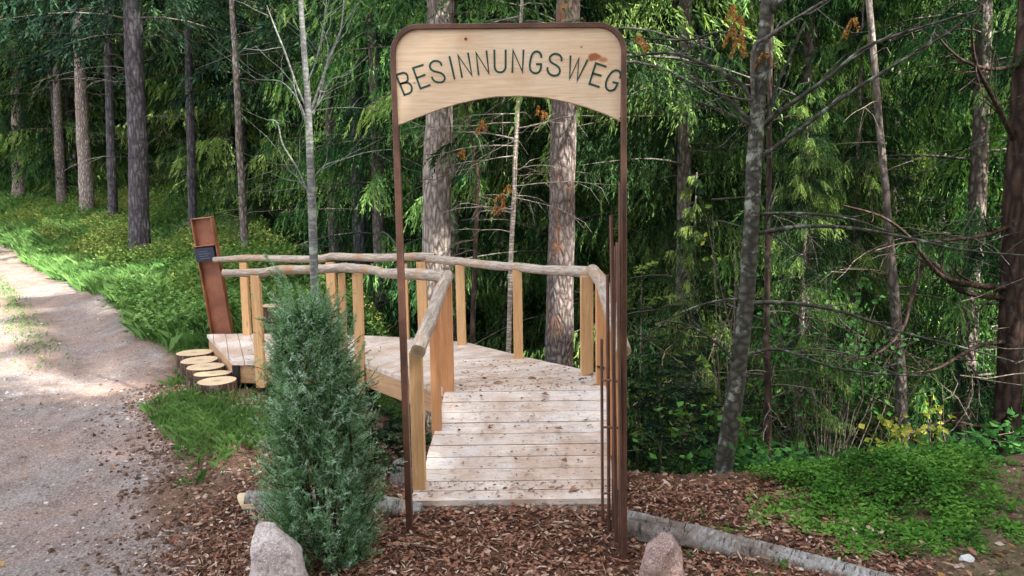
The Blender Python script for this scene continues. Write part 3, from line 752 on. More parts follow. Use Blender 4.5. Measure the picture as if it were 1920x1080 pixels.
# shapes given in metres, x right, y away, z up
rock('boulder', (-.985, 3.06), [(-.13, -.02, .33), (-.105, .0, .355), (-.06, .02, .33), (-.13, -.06, .28), (.02, .0, .24), (.06, -.03, .21), (.10, .02, .0), (.10, -.05, -.08), (-.14, -.08, -.1), (-.13, .12, -.1), (.08, .14, -.1), (-.05, .14, .22), (.03, .1, .18), (-.02, -.12, .0), (-.03, -.13, -.1), (-.14, .06, .25), (-.02, -.07, .22)], ROCKG, 'pale greyish pink pointed boulder at the foot of the juniper', 1)
rock('boulder', (.665, 3.19), [(-.12, 0, .05), (-.105, -.03, .15), (-.06, 0, .235), (-.02, .01, .285), (.045, .0, .27), (.085, .0, .20), (.105, .0, .10), (.03, -.045, .245), (-.04, -.07, .17), (.09, .02, .06), (.09, 0, -.08), (.06, -.07, .02), (-.02, -.09, .03), (-.09, -.05, -.08), (0, -.1, -.08), (.0, .06, .25), (-.08, .1, 0), (.08, .1, .0), (0, .12, -.08), (.07, -.07, .10)], ROCKP, 'reddish pink pointed boulder in front of the right hand log', 2, amp=.014)
rock('stone', (-.68, 4.42), [(-.09, 0, .0), (-.06, 0, .12), (.0, .02, .15), (.06, 0, .07), (.1, 0, -.05), (-.1, .1, -.05), (.08, .1, -.05), (-.02, -.06, .05), (0, -.07, -.05), (-.08, -.05, -.05)], ROCKD, 'small dark grey stone between the juniper and the walkway steps', 3, bev=.01)
rock('stone', (.86, 3.05), [(-.09, 0, .0), (-.06, 0, .04), (.05, .02, .05), (.09, 0, .0), (.08, .07, -.04), (-.08, .07, -.04), (-.02, -.05, .02), (0, -.06, -.04)], ROCKP, 'low flat pinkish stone on the bark mulch right of the pink boulder', 4, bev=.008, amp=.005)
rock('pebble', on(1812, 1053, 0).to_tuple()[:2], [(-.035, 0, .0), (-.03, 0, .025), (.02, .01, .03), (.045, 0, .008), (.03, .02, -.01), (-.03, .02, -.01), (-.02, -.02, .01), (.02, -.02, -.01)], WHITE, 'small white oval pebble on bare soil in the bottom right corner', 5, bev=.006, amp=.002)

# ---------------------------------------------------------------- logs on the ground
def logm(name, pts, rads, label, sd, mat=BARK_LOG, cut_end=False):
    pts = [Vector(p) for p in pts]; c = pts[0].copy(); root = empty(name, c, label, 'log')
    P = []; Rr = []
    for i in range(len(pts)-1):
        kk = max(4, int((pts[i+1]-pts[i]).length/.04))
        for q in range(kk): P.append(pts[i].lerp(pts[i+1], q/kk)-c); Rr.append((rads[i]+(rads[i+1]-rads[i])*q/kk)*(1+.10*mnoise.noise(Vector((len(P)*.21, sd, 0)))))
    P.append(pts[-1]-c); Rr.append(rads[-1])
    m_ = MB(); m_.tube(P, Rr, 30, True, .30, seed=sd); m_.build('bark', mat, root, smooth=True, autosmooth=1.0)
    if cut_end:
        d = (P[0]-P[1]).normalized(); x = d.cross(Vector((0, 0, 1))).normalized(); y = x.cross(d); t_ = MB()
        V_ = []; U_ = []
        for k in range(20):
            a = 2*math.pi*k/20; rr = rads[0]*.97*(1+.08*math.sin(2*a+1)+.05*math.sin(3*a)); V_.append(P[0]+d*.006+x*math.cos(a)*rr+y*math.sin(a)*rr+d*(.04*math.sin(a))); U_.append((math.cos(a)*rr+.05, math.sin(a)*rr))
        V_ += [v-d*.07 for v in V_]
        t_.add(V_, [list(range(20))]+[[k, 20+k, 20+(k+1) % 20, (k+1) % 20] for k in range(20)], U_+[(.1, .1)]*80); t_.build('sawn_end', CUT, root)
    return root
LOGR = [on(1170, 992, .02)+Vector((0, .10, -.02)), on(1300, 1006, .01), on(1480, 1052, .0), on(1700, 1116, .0)]
logm('fallen_log', LOGR, [.075, .06, .055, .06], 'silvery grey fallen log lying along the mulch edge on the right', 1)
LOGL = [on(462, 945, .06), on(620, 940, .05), on(790, 962, .015)]
logm('fallen_log', LOGL, [.062, .06, .05], 'fallen log with a pale sawn end running behind the juniper', 2, cut_end=True)
# thin pale wood splinter by the left leg of the gate
sp_ = MB(); a = at(752, 935, 3.86); b = at(764, 968, 3.84); sp_.beam(b, a, .012, .008, (0, 1, 0)); o = sp_.build('wood_splinter', CUT)
tag(o, 'thin pale split wood sliver leaning beside the left gate leg', 'splinter')

# ---------------------------------------------------------------- vegetation generators
def tri_leaves(P, D, W, L, wd, fold=0):
    """elongated triangles: base P, direction D, side W"""
    L = np.asarray(L).reshape(-1, 1) if hasattr(L, '__len__') else L
    wd = np.asarray(wd).reshape(-1, 1) if hasattr(wd, '__len__') else wd
    V = np.empty((len(P), 3, 3), np.float32)
    V[:, 0] = P-W*wd/2; V[:, 1] = P+W*wd/2; V[:, 2] = P+D*L
    return V.reshape(-1, 3), np.arange(len(P)*3, dtype=np.int32).reshape(-1, 3)
def nrm(a): return a/np.maximum(np.linalg.norm(a, axis=-1, keepdims=True), 1e-6)
def quad_leaves(P, D, W, L, wd, bend=.0):
    """diamond leaves: base, two sides, tip"""
    L = np.asarray(L).reshape(-1, 1) if hasattr(L, '__len__') else L
    wd = np.asarray(wd).reshape(-1, 1) if hasattr(wd, '__len__') else wd
    V = np.empty((len(P), 4, 3), np.float32); up = np.cross(D, W)
    V[:, 0] = P; V[:, 1] = P+D*L*.45+W*wd/2+up*wd*bend; V[:, 2] = P+D*L; V[:, 3] = P+D*L*.45-W*wd/2+up*wd*bend
    return V.reshape(-1, 3), np.arange(len(P)*4, dtype=np.int32).reshape(-1, 4)
def rdir(rs, n, zs=1.0):
    v = rs.normal(size=(n, 3)); v[:, 2] *= zs; return nrm(v)
def spruce_crown(seed, H, R, zb, nb, ntw, ns, tl, tw, mat, droop=.35, hang=.9, twl=.5, sparse=.0):
    rs = np.random.RandomState(seed)
    u = rs.rand(nb)**.85; h = zb+(H-zb)*u; az = rs.rand(nb)*2*np.pi
    Lb = (R*np.clip((H-h)/(H-zb), 0, 1)**.7*rs.uniform(.55, 1.15, nb)+.2)
    dr = droop*(rs.uniform(.5, 1.4, nb))
    t = (.08+.92*rs.rand(nb, ntw)**.8); t = t[:, :, None]
    o = np.stack([np.cos(az), np.sin(az), 0*az], 1)[:, None, :]; tg = np.stack([-np.sin(az), np.cos(az), 0*az], 1)[:, None, :]
    Z = np.array([0, 0, 1.0])
    Lb_ = Lb[:, None, None]; dr_ = dr[:, None, None]
    wig = rs.normal(size=(nb, 1, 1))*.12
    P0 = o*Lb_*t+tg*Lb_*wig*t*t+Z*(h[:, None, None]+Lb_*(.18*t-dr_*1.6*t*t+.35*dr_*t**4))
    side = np.where(rs.rand(nb, ntw, 1) < .5, -1., 1.)
    hg = hang*rs.uniform(.3, 1.3, (nb, ntw, 1))
    TD = nrm(o*.55+tg*side*rs.uniform(.15, .9, (nb, ntw, 1))-Z*hg)
    lt = twl*rs.uniform(.35, 1.1, (nb, ntw, 1))*(1.15-.75*t)*np.minimum(1, Lb_/1.0+.2)
    s = ((np.arange(ns)+.5)/ns)[None, None, :, None]
    s = np.clip(s+rs.normal(size=(nb, ntw, ns, 1))*.04, 0, 1)
    P = P0[:, :, None, :]+TD[:, :, None, :]*(lt[:, :, None, :]*s)-Z*(.25*lt[:, :, None, :]*s*s)
    n = nb*ntw*ns; P = P.reshape(-1, 3)
    Dm = np.broadcast_to(TD[:, :, None, :]-Z*.3*s, (nb, ntw, ns, 3)).reshape(-1, 3)
    rd = rdir(rs, n)
    D = nrm(Dm+rd*.55); W = nrm(np.cross(D, rdir(rs, n)))
    V, Fc = tri_leaves(P, D, W, tl*rs.uniform(.6, 1.3, n), tw*rs.uniform(.7, 1.3, n))
    tint = np.broadcast_to(np.clip(.34+.33*rs.normal(size=(nb, 1, 1, 1))+.14*rs.normal(size=(nb, ntw, 1, 1))+.25*(s-.4)+.2*(t[:, :, None]-.6), 0, 1), (nb, ntw, ns, 1)).reshape(-1)  # natural tint variation, widened per bough to imitate dark gaps and sun patches
    br_ = (o, Lb, h, dr, az, wig[:, 0, 0], tg)
    return npmesh('crown', V, Fc, mat, tint=np.repeat(tint, 3)), br_
def limbs_mesh(br_, mat, rs, every=1, r0=.016):
    o, Lb, h, dr, az, wig, tg = br_; m_ = MB()
    for i in range(0, len(Lb), every):
        P = []
        for k in range(6):
            t = k/5*.95; P.append(o[i, 0]*Lb[i]*t+tg[i, 0]*Lb[i]*wig[i]*t*t+np.array([0, 0, h[i]+Lb[i]*(.18*t-dr[i]*1.6*t*t+.35*dr[i]*t**4)]))
        m_.tube(P, [r0*(1-.15*k)*(.5+.3*Lb[i]) for k in range(6)], 4, False)
    return npmesh('limbs', m_.V, m_.F, mat, tint=m_.T, uv=m_.U, smooth=True)
def trunk_mesh(H, r0, mat, seed, n=10, lean=0, top=.15, zbot=-.8):
    m_ = MB(); P = []; Rr = []
    for k in range(15):
        f = k/14; z = zbot+(H-zbot)*f
        P.append((lean*f*H+.05*mnoise.noise(Vector((z*.4, seed, 0))), .05*mnoise.noise(Vector((z*.4, seed, 5))), z)); Rr.append(r0*((1-f)*(1-top)+top)*(1.25 if k == 0 else 1))
    m_.tube(P, Rr, n, True, .1, seed=seed)
    return npmesh('trunk', m_.V, m_.F, mat, tint=m_.T, uv=m_.U, smooth=True)
# prototypes (trees are copies of these)
NEAR = []
for sd in range(3):
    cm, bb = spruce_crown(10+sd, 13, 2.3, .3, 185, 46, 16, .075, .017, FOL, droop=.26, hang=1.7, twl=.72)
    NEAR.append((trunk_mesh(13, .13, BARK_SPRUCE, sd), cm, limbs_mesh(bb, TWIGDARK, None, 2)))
FARP = []
for sd in range(3):
    cm, bb = spruce_crown(30+sd, 16, 2.6, .6, 170, 34, 11, .15, .036, FOL, droop=.26, hang=1.4, twl=.9)
    FARP.append((trunk_mesh(16, .16, BARK_DARK, sd), cm, limbs_mesh(bb, TWIGDARK, None, 4)))
HIGHN = []
for sd in range(2):
    cm, bb = spruce_crown(60+sd, 16, 2.2, 4.5, 190, 34, 12, .085, .02, FOL, droop=.38, hang=.9, twl=.6)
    HIGHN.append((None, cm, limbs_mesh(bb, TWIGDARK, None, 2)))
HIGH = []     # tall trees whose living crown starts high up
for sd in range(2):
    cm, bb = spruce_crown(50+sd, 17, 2.6, 4.2, 190, 30, 10, .13, .035, FOLD, droop=.35, hang=.8, twl=.8)
    HIGH.append((None, cm, limbs_mesh(bb, TWIGDARK, None, 3)))
def spruce(proto, x, y, label, group, s=1.0, rz=None, name='spruce_tree', zs=None):
    rz = rnd.uniform(0, 6.28) if rz is None else rz
    r_ = empty(name, (x, y, gz1(x, y)-.05), label, 'tree', group); r_.rotation_euler = (0, 0, rz); r_.scale = (s, s, zs or s)
    for nm, me in zip(('trunk', 'crown', 'limbs'), proto):
        if me:
            o_ = link(nm, me, r_)
            if nm == 'limbs': o_['kind'] = 'stuff'
    return r_
# dead snags: thin dry twigs on a trunk
def dead_twigs(m_, base_fn, z0, z1, n, rs, L=(.4, 1.3), r=.006, sub=3, down=.15, az=None):
    for i in range(n):
        z = rs.uniform(z0, z1); p = Vector(base_fn(z)); a = rs.uniform(0, 6.28) if az is None else rs.uniform(*az)
        Ln = rs.uniform(*L); d = Vector((math.cos(a), math.sin(a), rs.uniform(-.1, .3))); P = [p]
        for k in range(5):
            d = (d+Vector((rs.normal()*.14, rs.normal()*.14, -down*.5+rs.normal()*.1))).normalized(); P.append(P[-1]+d*Ln/5)
        m_.tube(P, [r*(1-.16*k) for k in range(6)], 4, False)
        for q in range(sub):
            kk = rs.randint(1, 5); e = (d+Vector((rs.normal()*.7, rs.normal()*.7, rs.normal()*.4-.2))).normalized(); pp = P[kk]
            P2 = [pp, pp+e*Ln*.16, pp+(e+Vector((0, 0, -.3))).normalized()*Ln*.32]
            m_.tube(P2, [r*.5, r*.4, r*.25], 3, False)
def px_trunk(name, pix, wpx, dist, mat, label, cat='tree', extra_down=1.0, top_up=4.0, group=None, n=14, twigs=0, twL=(.4, 1.2), crown=None, twmat=TWIG, wob=.1, seed=0, crown_s=1.0, tz=(0, 6)):
    """a trunk standing at the given distance, following the photo's outline, continued below and above"""
    pts = [at(x, y, dist) for x, y in pix]; rad = [w_*dist/F/2 for w_ in wpx]
    bot = pts[0]+(pts[0]-pts[1]).normalized()*extra_down; pts = [bot]+pts; rad = [rad[0]*1.12]+rad
    if top_up: pts.append(pts[-1]+(pts[-1]-pts[-2]).normalized()*top_up); rad.append(rad[-1]*.72)
    bx, by = pts[0].x, pts[0].y; base = Vector((bx, by, min(gz1(bx, by), pts[1].z) if True else 0))
    base.z = gz1(bx, by) if abs(gz1(bx, by)-pts[1].z) < 3 else pts[0].z
    root = empty(name, base, label, cat, group)
    P = []; Rr = []
    for i in range(len(pts)-1):
        kk = max(2, int((pts[i+1]-pts[i]).length/.25))
        for q in range(kk):
            t_ = q/kk; p = pts[i].lerp(pts[i+1], t_); P.append(p-base+Vector((.012*mnoise.noise(Vector((p.z*2, seed, 0))), 0, 0))); Rr.append(rad[i]+(rad[i+1]-rad[i])*t_)
    P.append(pts[-1]-base); Rr.append(rad[-1])
    m_ = MB(); m_.tube(P, Rr, n, True, wob, seed=seed); m_.build('trunk', mat, root, smooth=True)
    if twigs:
        rs = np.random.RandomState(seed+77); zs = [p.z for p in P]
        fn = lambda z: (np.interp(z, zs, [p.x for p in P]), np.interp(z, zs, [p.y for p in P]), z)
        t_ = MB(); dead_twigs(t_, fn, tz[0]-base.z, tz[1]-base.z, twigs, rs, twL); t_.build('dead_branches', twmat, root, smooth=True)['kind'] = 'stuff'
    if crown is not None:
        for nm, me in zip(('crown', 'limbs'), (HIGHN if dist < 10 else HIGH)[crown][1:]):
            o_ = link(nm, me, root); tp = P[-1]
            if nm == 'limbs': o_['kind'] = 'stuff'
            tp = P[-1]; o_.location = (P[-1].x, P[-1].y, 0); o_.rotation_euler = (0, 0, seed*1.7); o_.scale = (crown_s,)*3
    return root, P, base
# --- the trunks one can tell apart
G1 = None
px_trunk('spruce_tree', [(262, 500), (260, 300), (252, 120), (247, -10)], [40, 34, 32, 30], 15, BARK_DARK, 'thickest dark purplish trunk on the left, behind the grassy bank', twigs=22, twL=(.8, 2.2), twmat=TWIGDARK, crown=0, seed=1, tz=(2.5, 7))
px_trunk('spruce_tree', [(166, 415), (155, 240), (150, 120), (145, -10)], [27, 22, 19, 17], 22, BARK_SCALY, 'sunlit pale trunk left of the thickest dark trunk', twigs=26, twL=(.8, 2.4), crown=1, seed=2, tz=(3.5, 10))
px_trunk('spruce_tree', [(117, 392), (112, 300), (108, 180), (104, -10)], [19, 16, 14, 12], 24, BARK_SPRUCE, 'thin grey trunk second from the left edge', crown=0, seed=3, twigs=10, twL=(.5, 1.6), tz=(3.5, 9))
px_trunk('spruce_tree', [(35, 352), (32, 200), (28, 100), (22, -10)], [22, 18, 16, 14], 26, BARK_SCALY, 'grey trunk with dry pale branches at the left edge of the wood', twigs=40, twL=(.8, 2.6), crown=1, seed=4, tz=(4, 11))
px_trunk('spruce_tree', [(214, 450), (210, 330), (206, 200), (200, -10)], [18, 16, 15, 12], 20, BARK_DARK, 'slim dark trunk just left of the thickest dark trunk', crown=0, seed=5, twigs=8, tz=(3, 8))
px_trunk('spruce_tree', [(362, 440), (358, 250), (354, 120), (350, -10)], [16, 15, 14, 12], 18, BARK_DARK, 'thin dark trunk above the leaning rusty post', crown=1, seed=6, twigs=14, twmat=TWIGDARK, tz=(2, 7))
px_trunk('spruce_tree', [(462, 500), (452, 330), (444, 160), (434, -10)], [15, 13, 11, 9], 12, BARK_SPRUCE, 'slim greyish trunk rising behind the railing right of the rusty post', twigs=14, twL=(.4, 1.2), seed=7, tz=(1.2, 5))
px_trunk('spruce_tree', [(678, 470), (670, 300), (666, 150), (660, -10)], [30, 27, 25, 24], 14, BARK_DARK, 'dark trunk between the bare sapling and the gate', twigs=22, twL=(.6, 1.8), twmat=TWIGDARK, crown=0, seed=8, tz=(1.5, 6))
px_trunk('spruce_tree', [(812, 700), (818, 450), (822, 230), (826, -10)], [58, 54, 50, 47], 8.6, BARK_SCALY, 'thick pale scaly trunk framed by the left half of the gate', extra_down=1.5, twigs=10, twL=(.3, .9), seed=9, n=24, tz=(1.5, 4.5), crown=1)
px_trunk('spruce_tree', [(1047, 740), (1051, 500), (1057, 230), (1066, -10)], [54, 50, 47, 43], 7.7, BARK_RED, 'thick trunk with rusty bark patches framed by the right half of the gate', extra_down=1.5, twigs=12, twL=(.25, .8), seed=10, n=24, tz=(1.2, 4.2), crown=0)
bi_, _p, bib = px_trunk('birch_tree', [(952, 720), (958, 500), (966, 300), (974, 150), (979, -10)], [10, 9, 8, 7, 6], 7.3, BARK_BIRCH, 'slender pale birch stem in the middle of the gate', twigs=26, twL=(.5, 1.2), twmat=BARK_BIRCH, seed=11, n=8, tz=(1.4, 3.6), top_up=2)
px_trunk('young_tree', [(884, 700), (890, 500), (896, 330), (880, 230)], [10, 9, 7, 4], 7.6, BARK_PINE, 'crooked thin brown stem left of the birch inside the gate', twigs=12, twL=(.3, .9), seed=12, n=8, tz=(1.2, 2.6), top_up=.3)
px_trunk('pine_tree', [(1436, 980), (1440, 800), (1437, 640), (1440, 440)], [17, 14, 12, 10], 5.9, BARK_PINE, 'thin reddish trunk just right of the sloping grey tree', twigs=16, twL=(.3, .9), seed=13, n=10, tz=(-.3, 3), top_up=3)
px_trunk('young_tree', [(1696, 900), (1688, 700), (1672, 500), (1660, 360)], [24, 21, 17, 13], 6.8, BARK_SPRUCE, 'mid sized grey brown trunk right of centre in the right hand thicket', twigs=24, twL=(.4, 1.2), seed=14, n=12, tz=(-.5, 3.5), top_up=3)
pr, PP, pb = px_trunk('pine_tree', [(1880, 980), (1893, 700), (1902, 400), (1922, 100), (1930, -10)], [50, 44, 40, 34, 32], 6.6, BARK_PINE, 'reddish pine trunk with long bent limbs at the right edge', twigs=12, twL=(.5, 1.4), twmat=TWIGDARK, seed=15, n=18, tz=(-.5, 4), extra_down=1.2)
def limb(root, base, pix, wpx, dist, mat, nm='branch', sub=0, seed=0, yend=None, n=6, submat=None):
    m_ = MB(); k_ = len(pix); ds = [dist+(0 if yend is None else (yend-dist)*i/(k_-1)) for i in range(k_)]
    C = [at(x, y, d)-base for (x, y), d in zip(pix, ds)]; Rr = [w_*d/F/2 for w_, d in zip(wpx, ds)]
    P = []; R2 = []
    for i in range(k_-1):                       # Catmull-Rom
        p0, p1, p2, p3 = C[max(i-1, 0)], C[i], C[i+1], C[min(i+2, k_-1)]
        for q in range(5):
            t_ = q/5; P.append(.5*((2*p1)+(p2-p0)*t_+(2*p0-5*p1+4*p2-p3)*t_*t_+(3*p1-p0-3*p2+p3)*t_**3)); R2.append(Rr[i]+(Rr[i+1]-Rr[i])*t_)
    P.append(C[-1]); R2.append(Rr[-1]); m_.tube(P, R2, n, False)
    rs = np.random.RandomState(seed)
    for q in range(sub):
        kk = rs.randint(2, len(P)-1); d = (P[kk]-P[kk-1]).normalized(); e = (d*.8+Vector((rs.normal()*.5, rs.normal()*.35, rs.normal()*.55))).normalized()
        Ln = rs.uniform(.12, .5); pp = P[kk]; Q2 = [pp]
        for z_ in range(4): e = (e+Vector((rs.normal()*.15, rs.normal()*.1, rs.normal()*.15+.03))).normalized(); Q2.append(Q2[-1]+e*Ln/4)
        r_ = max(R2[kk]*.45, .0015); m_.tube(Q2, [r_, r_*.85, r_*.7, r_*.5, r_*.35], 4, False)
    return m_.build(nm, mat, root, smooth=True)
for i, (pix, w_) in enumerate([([(1895, 540), (1830, 535), (1770, 520), (1735, 485), (1700, 440), (1650, 405), (1580, 385)], [16, 12, 10, 8, 6, 5, 3]),
        ([(1885, 560), (1800, 545), (1740, 487), (1710, 560), (1690, 620), (1640, 665), (1560, 680)], [12, 9, 8, 7, 6, 4, 2]),
        ([(1905, 270), (1870, 200), (1830, 120), (1822, 60)], [12, 9, 7, 4]), ([(1898, 760), (1850, 800), (1780, 790), (1700, 815)], [12, 8, 6, 3]),
        ([(1900, 420), (1850, 440), (1780, 450), (1700, 455), (1640, 470)], [10, 8, 6, 4, 2]), ([(1915, 120), (1860, 130), (1800, 110), (1750, 60)], [10, 8, 5, 3]), ([(1893, 840), (1840, 880), (1780, 900), (1700, 905)], [10, 8, 5, 3]), ([(1890, 640), (1830, 650), (1760, 690), (1700, 700)], [10, 8, 5, 3])]):
    limb(pr, pb, pix, w_, 6.6, BARK_PINE, 'branch', 9, 20+i, yend=6.0)
# sloping grey tree
TD_ = 4.55
st_, SP, sb_ = px_trunk('sloping_tree', [(1342, 968), (1360, 850), (1384, 700), (1400, 560), (1408, 440), (1414, 300), (1424, 150), (1438, -10)], [40, 34, 32, 30, 28, 28, 26, 20], TD_, BARK_SMOOTH, 'smooth grey tree sloping to the right just right of the gate', extra_down=.35, top_up=2.0, seed=16, n=16, wob=.05)
SB = [([(1408, 440), (1500, 425), (1600, 428), (1720, 450), (1800, 468), (1930, 480)], [11, 9, 7, 6, 5, 4]), ([(1412, 402), (1500, 400), (1600, 412), (1700, 445), (1830, 460)], [8, 6, 5, 4, 2]),
      ([(1400, 568), (1480, 568), (1580, 585), (1680, 620), (1800, 650), (1925, 685)], [10, 8, 7, 6, 4, 3]), ([(1393, 668), (1440, 655), (1480, 660), (1560, 688), (1640, 700), (1740, 705)], [9, 7, 6, 5, 4, 2]),
      ([(1420, 240), (1490, 190), (1560, 140), (1620, 90), (1700, 60), (1830, 20)], [12, 10, 8, 7, 6, 3]), ([(1418, 300), (1490, 250), (1570, 190), (1680, 120), (1780, 60), (1850, 0)], [10, 9, 8, 7, 5, 3]),
      ([(1416, 250), (1400, 170), (1340, 130), (1260, 100), (1190, 105)], [11, 9, 7, 6, 4]), ([(1412, 235), (1370, 190), (1310, 150), (1290, 148)], [10, 8, 6, 4]),
      ([(1415, 240), (1412, 100), (1440, 70), (1500, 30), (1540, 5)], [10, 9, 8, 6, 4]), ([(1446, 20), (1470, -5), (1500, -40)], [16, 13, 10]), ([(1440, 245), (1450, 180), (1480, 110), (1510, 40)], [7, 6, 5, 3]),
      ([(1412, 78), (1350, 60), (1290, 75), (1180, 70)], [7, 5, 4, 2]), ([(1388, 690), (1340, 640), (1290, 610), (1240, 600)], [6, 5, 4, 2]), ([(1402, 560), (1340, 565), (1270, 590), (1200, 640)], [5, 4, 3, 2]), ([(1412, 238), (1360, 210), (1312, 192)], [7, 5, 3])]
for i, (pix, w_) in enumerate(SB): limb(st_, sb_, pix, w_, TD_, BARK_SMOOTH if i != 8 else TWIGDARK, 'branch', 7, 40+i, yend=TD_-.25+.1*(i % 4))
# rusty autumn leaves on the sloping tree
def pinnate(P0, dirn, n, Ln, rs):
    Ps, Ds = [], []
    for k in range(n):
        t_ = (k+1)/n; p = P0+dirn*Ln*t_+Vector((0, 0, -.3*Ln*t_*t_)); side = Vector((-dirn.y+.1, dirn.x+.6, .2)).normalized().cross(dirn)
        for s_ in (-1, 1): Ps.append(p); Ds.append((side*s_+dirn*.6+Vector((0, 0, -.4))).normalized())
    return Ps, Ds
def leaf_set(name, centers, mat, parent, size, wd, seed, base, tmin=0, tmax=1, pin=True, n=8, Ln=.11):
    rs = np.random.RandomState(seed); Ps, Ds = [], []
    for c in centers:
        if pin:
            for q in range(3):
                d = Vector((rs.normal()*.5, rs.normal()*.4, -.9)).normalized(); a, b = pinnate(Vector(c)-base, d, n, Ln, rs); Ps += a; Ds += b
        else: Ps.append(Vector(c)-base); Ds.append(Vector((rs.normal(), rs.normal(), rs.normal()*.4-.3)).normalized())
    P = np.array([tuple(p) for p in Ps]); D = np.array([tuple(d) for d in Ds]); nn = len(P)
    W = nrm(np.cross(D, np.array([0, 1., 0])+rs.normal(size=(nn, 3))*.5)); V, Fc = quad_leaves(P, D, W, size*rs.uniform(.7, 1.3, nn), wd*rs.uniform(.7, 1.3, nn), .15)
    return link(name, npmesh(name, V, Fc, mat, tint=np.repeat(rs.uniform(tmin, tmax, nn), 4)), parent)
leaf_set('autumn_leaves', [at(x, y, TD_-.05) for x, y in [(1376, 5), (1385, 25), (1374, 48), (1387, 66), (1190, 64), (1600, 30), (1432, 95)]], ROWAN, st_, .028, .011, 4, sb_, Ln=.09)

leaf_set('withered_leaves', [at(x, y, 7.2) for x, y in [(938, 362), (946, 376), (930, 384), (952, 345), (904, 222), (900, 232), (1010, 195), (1016, 205), (870, 278)]], ROWAN, bi_, .028, .012, 14, bib, n=6, Ln=.07)
# bare sapling in front of the railing
SD = 4.35
sap, sP, sbb = px_trunk('bare_sapling', [(602, 700), (594, 580), (586, 420), (582, 300), (575, 180), (569, 60), (564, -10)], [17, 16, 16, 14, 12, 10, 9], SD, BARK_PALE, 'slim leafless sapling with pale grey bark rising behind the juniper', extra_down=.9, top_up=1.2, seed=17, n=12, wob=.04)
for i, (pix, w_) in enumerate([([(584, 205), (600, 160), (620, 105), (638, 60), (645, 0)], [7, 6, 5, 4, 3]), ([(577, 205), (560, 170), (535, 100), (515, 50), (500, 10)], [7, 5, 5, 4, 2]), ([(581, 370), (560, 320), (530, 270), (520, 230), (500, 225)], [5, 4, 4, 3, 2]),
        ([(578, 240), (560, 190), (530, 155), (500, 150), (480, 150)], [5, 4, 3, 2, 1.5]), ([(583, 215), (600, 190), (622, 150), (650, 140), (690, 105)], [5, 4, 3, 2, 1.5]), ([(586, 335), (610, 310), (640, 300), (690, 285), (735, 280)], [4, 3, 3, 2, 1.5]),
        ([(574, 160), (590, 120), (605, 60), (612, 0)], [4, 3, 3, 2]), ([(580, 365), (555, 330), (540, 320)], [3, 2, 1.5]), ([(588, 215), (605, 160), (615, 90), (600, 40)], [4, 3, 2, 1.5])]):
    limb(sap, sbb, pix, [q_*.75 for q_ in w_], SD, BARK_PALE, 'branch', 4, 60+i, yend=SD+.12*((i % 3)-1))

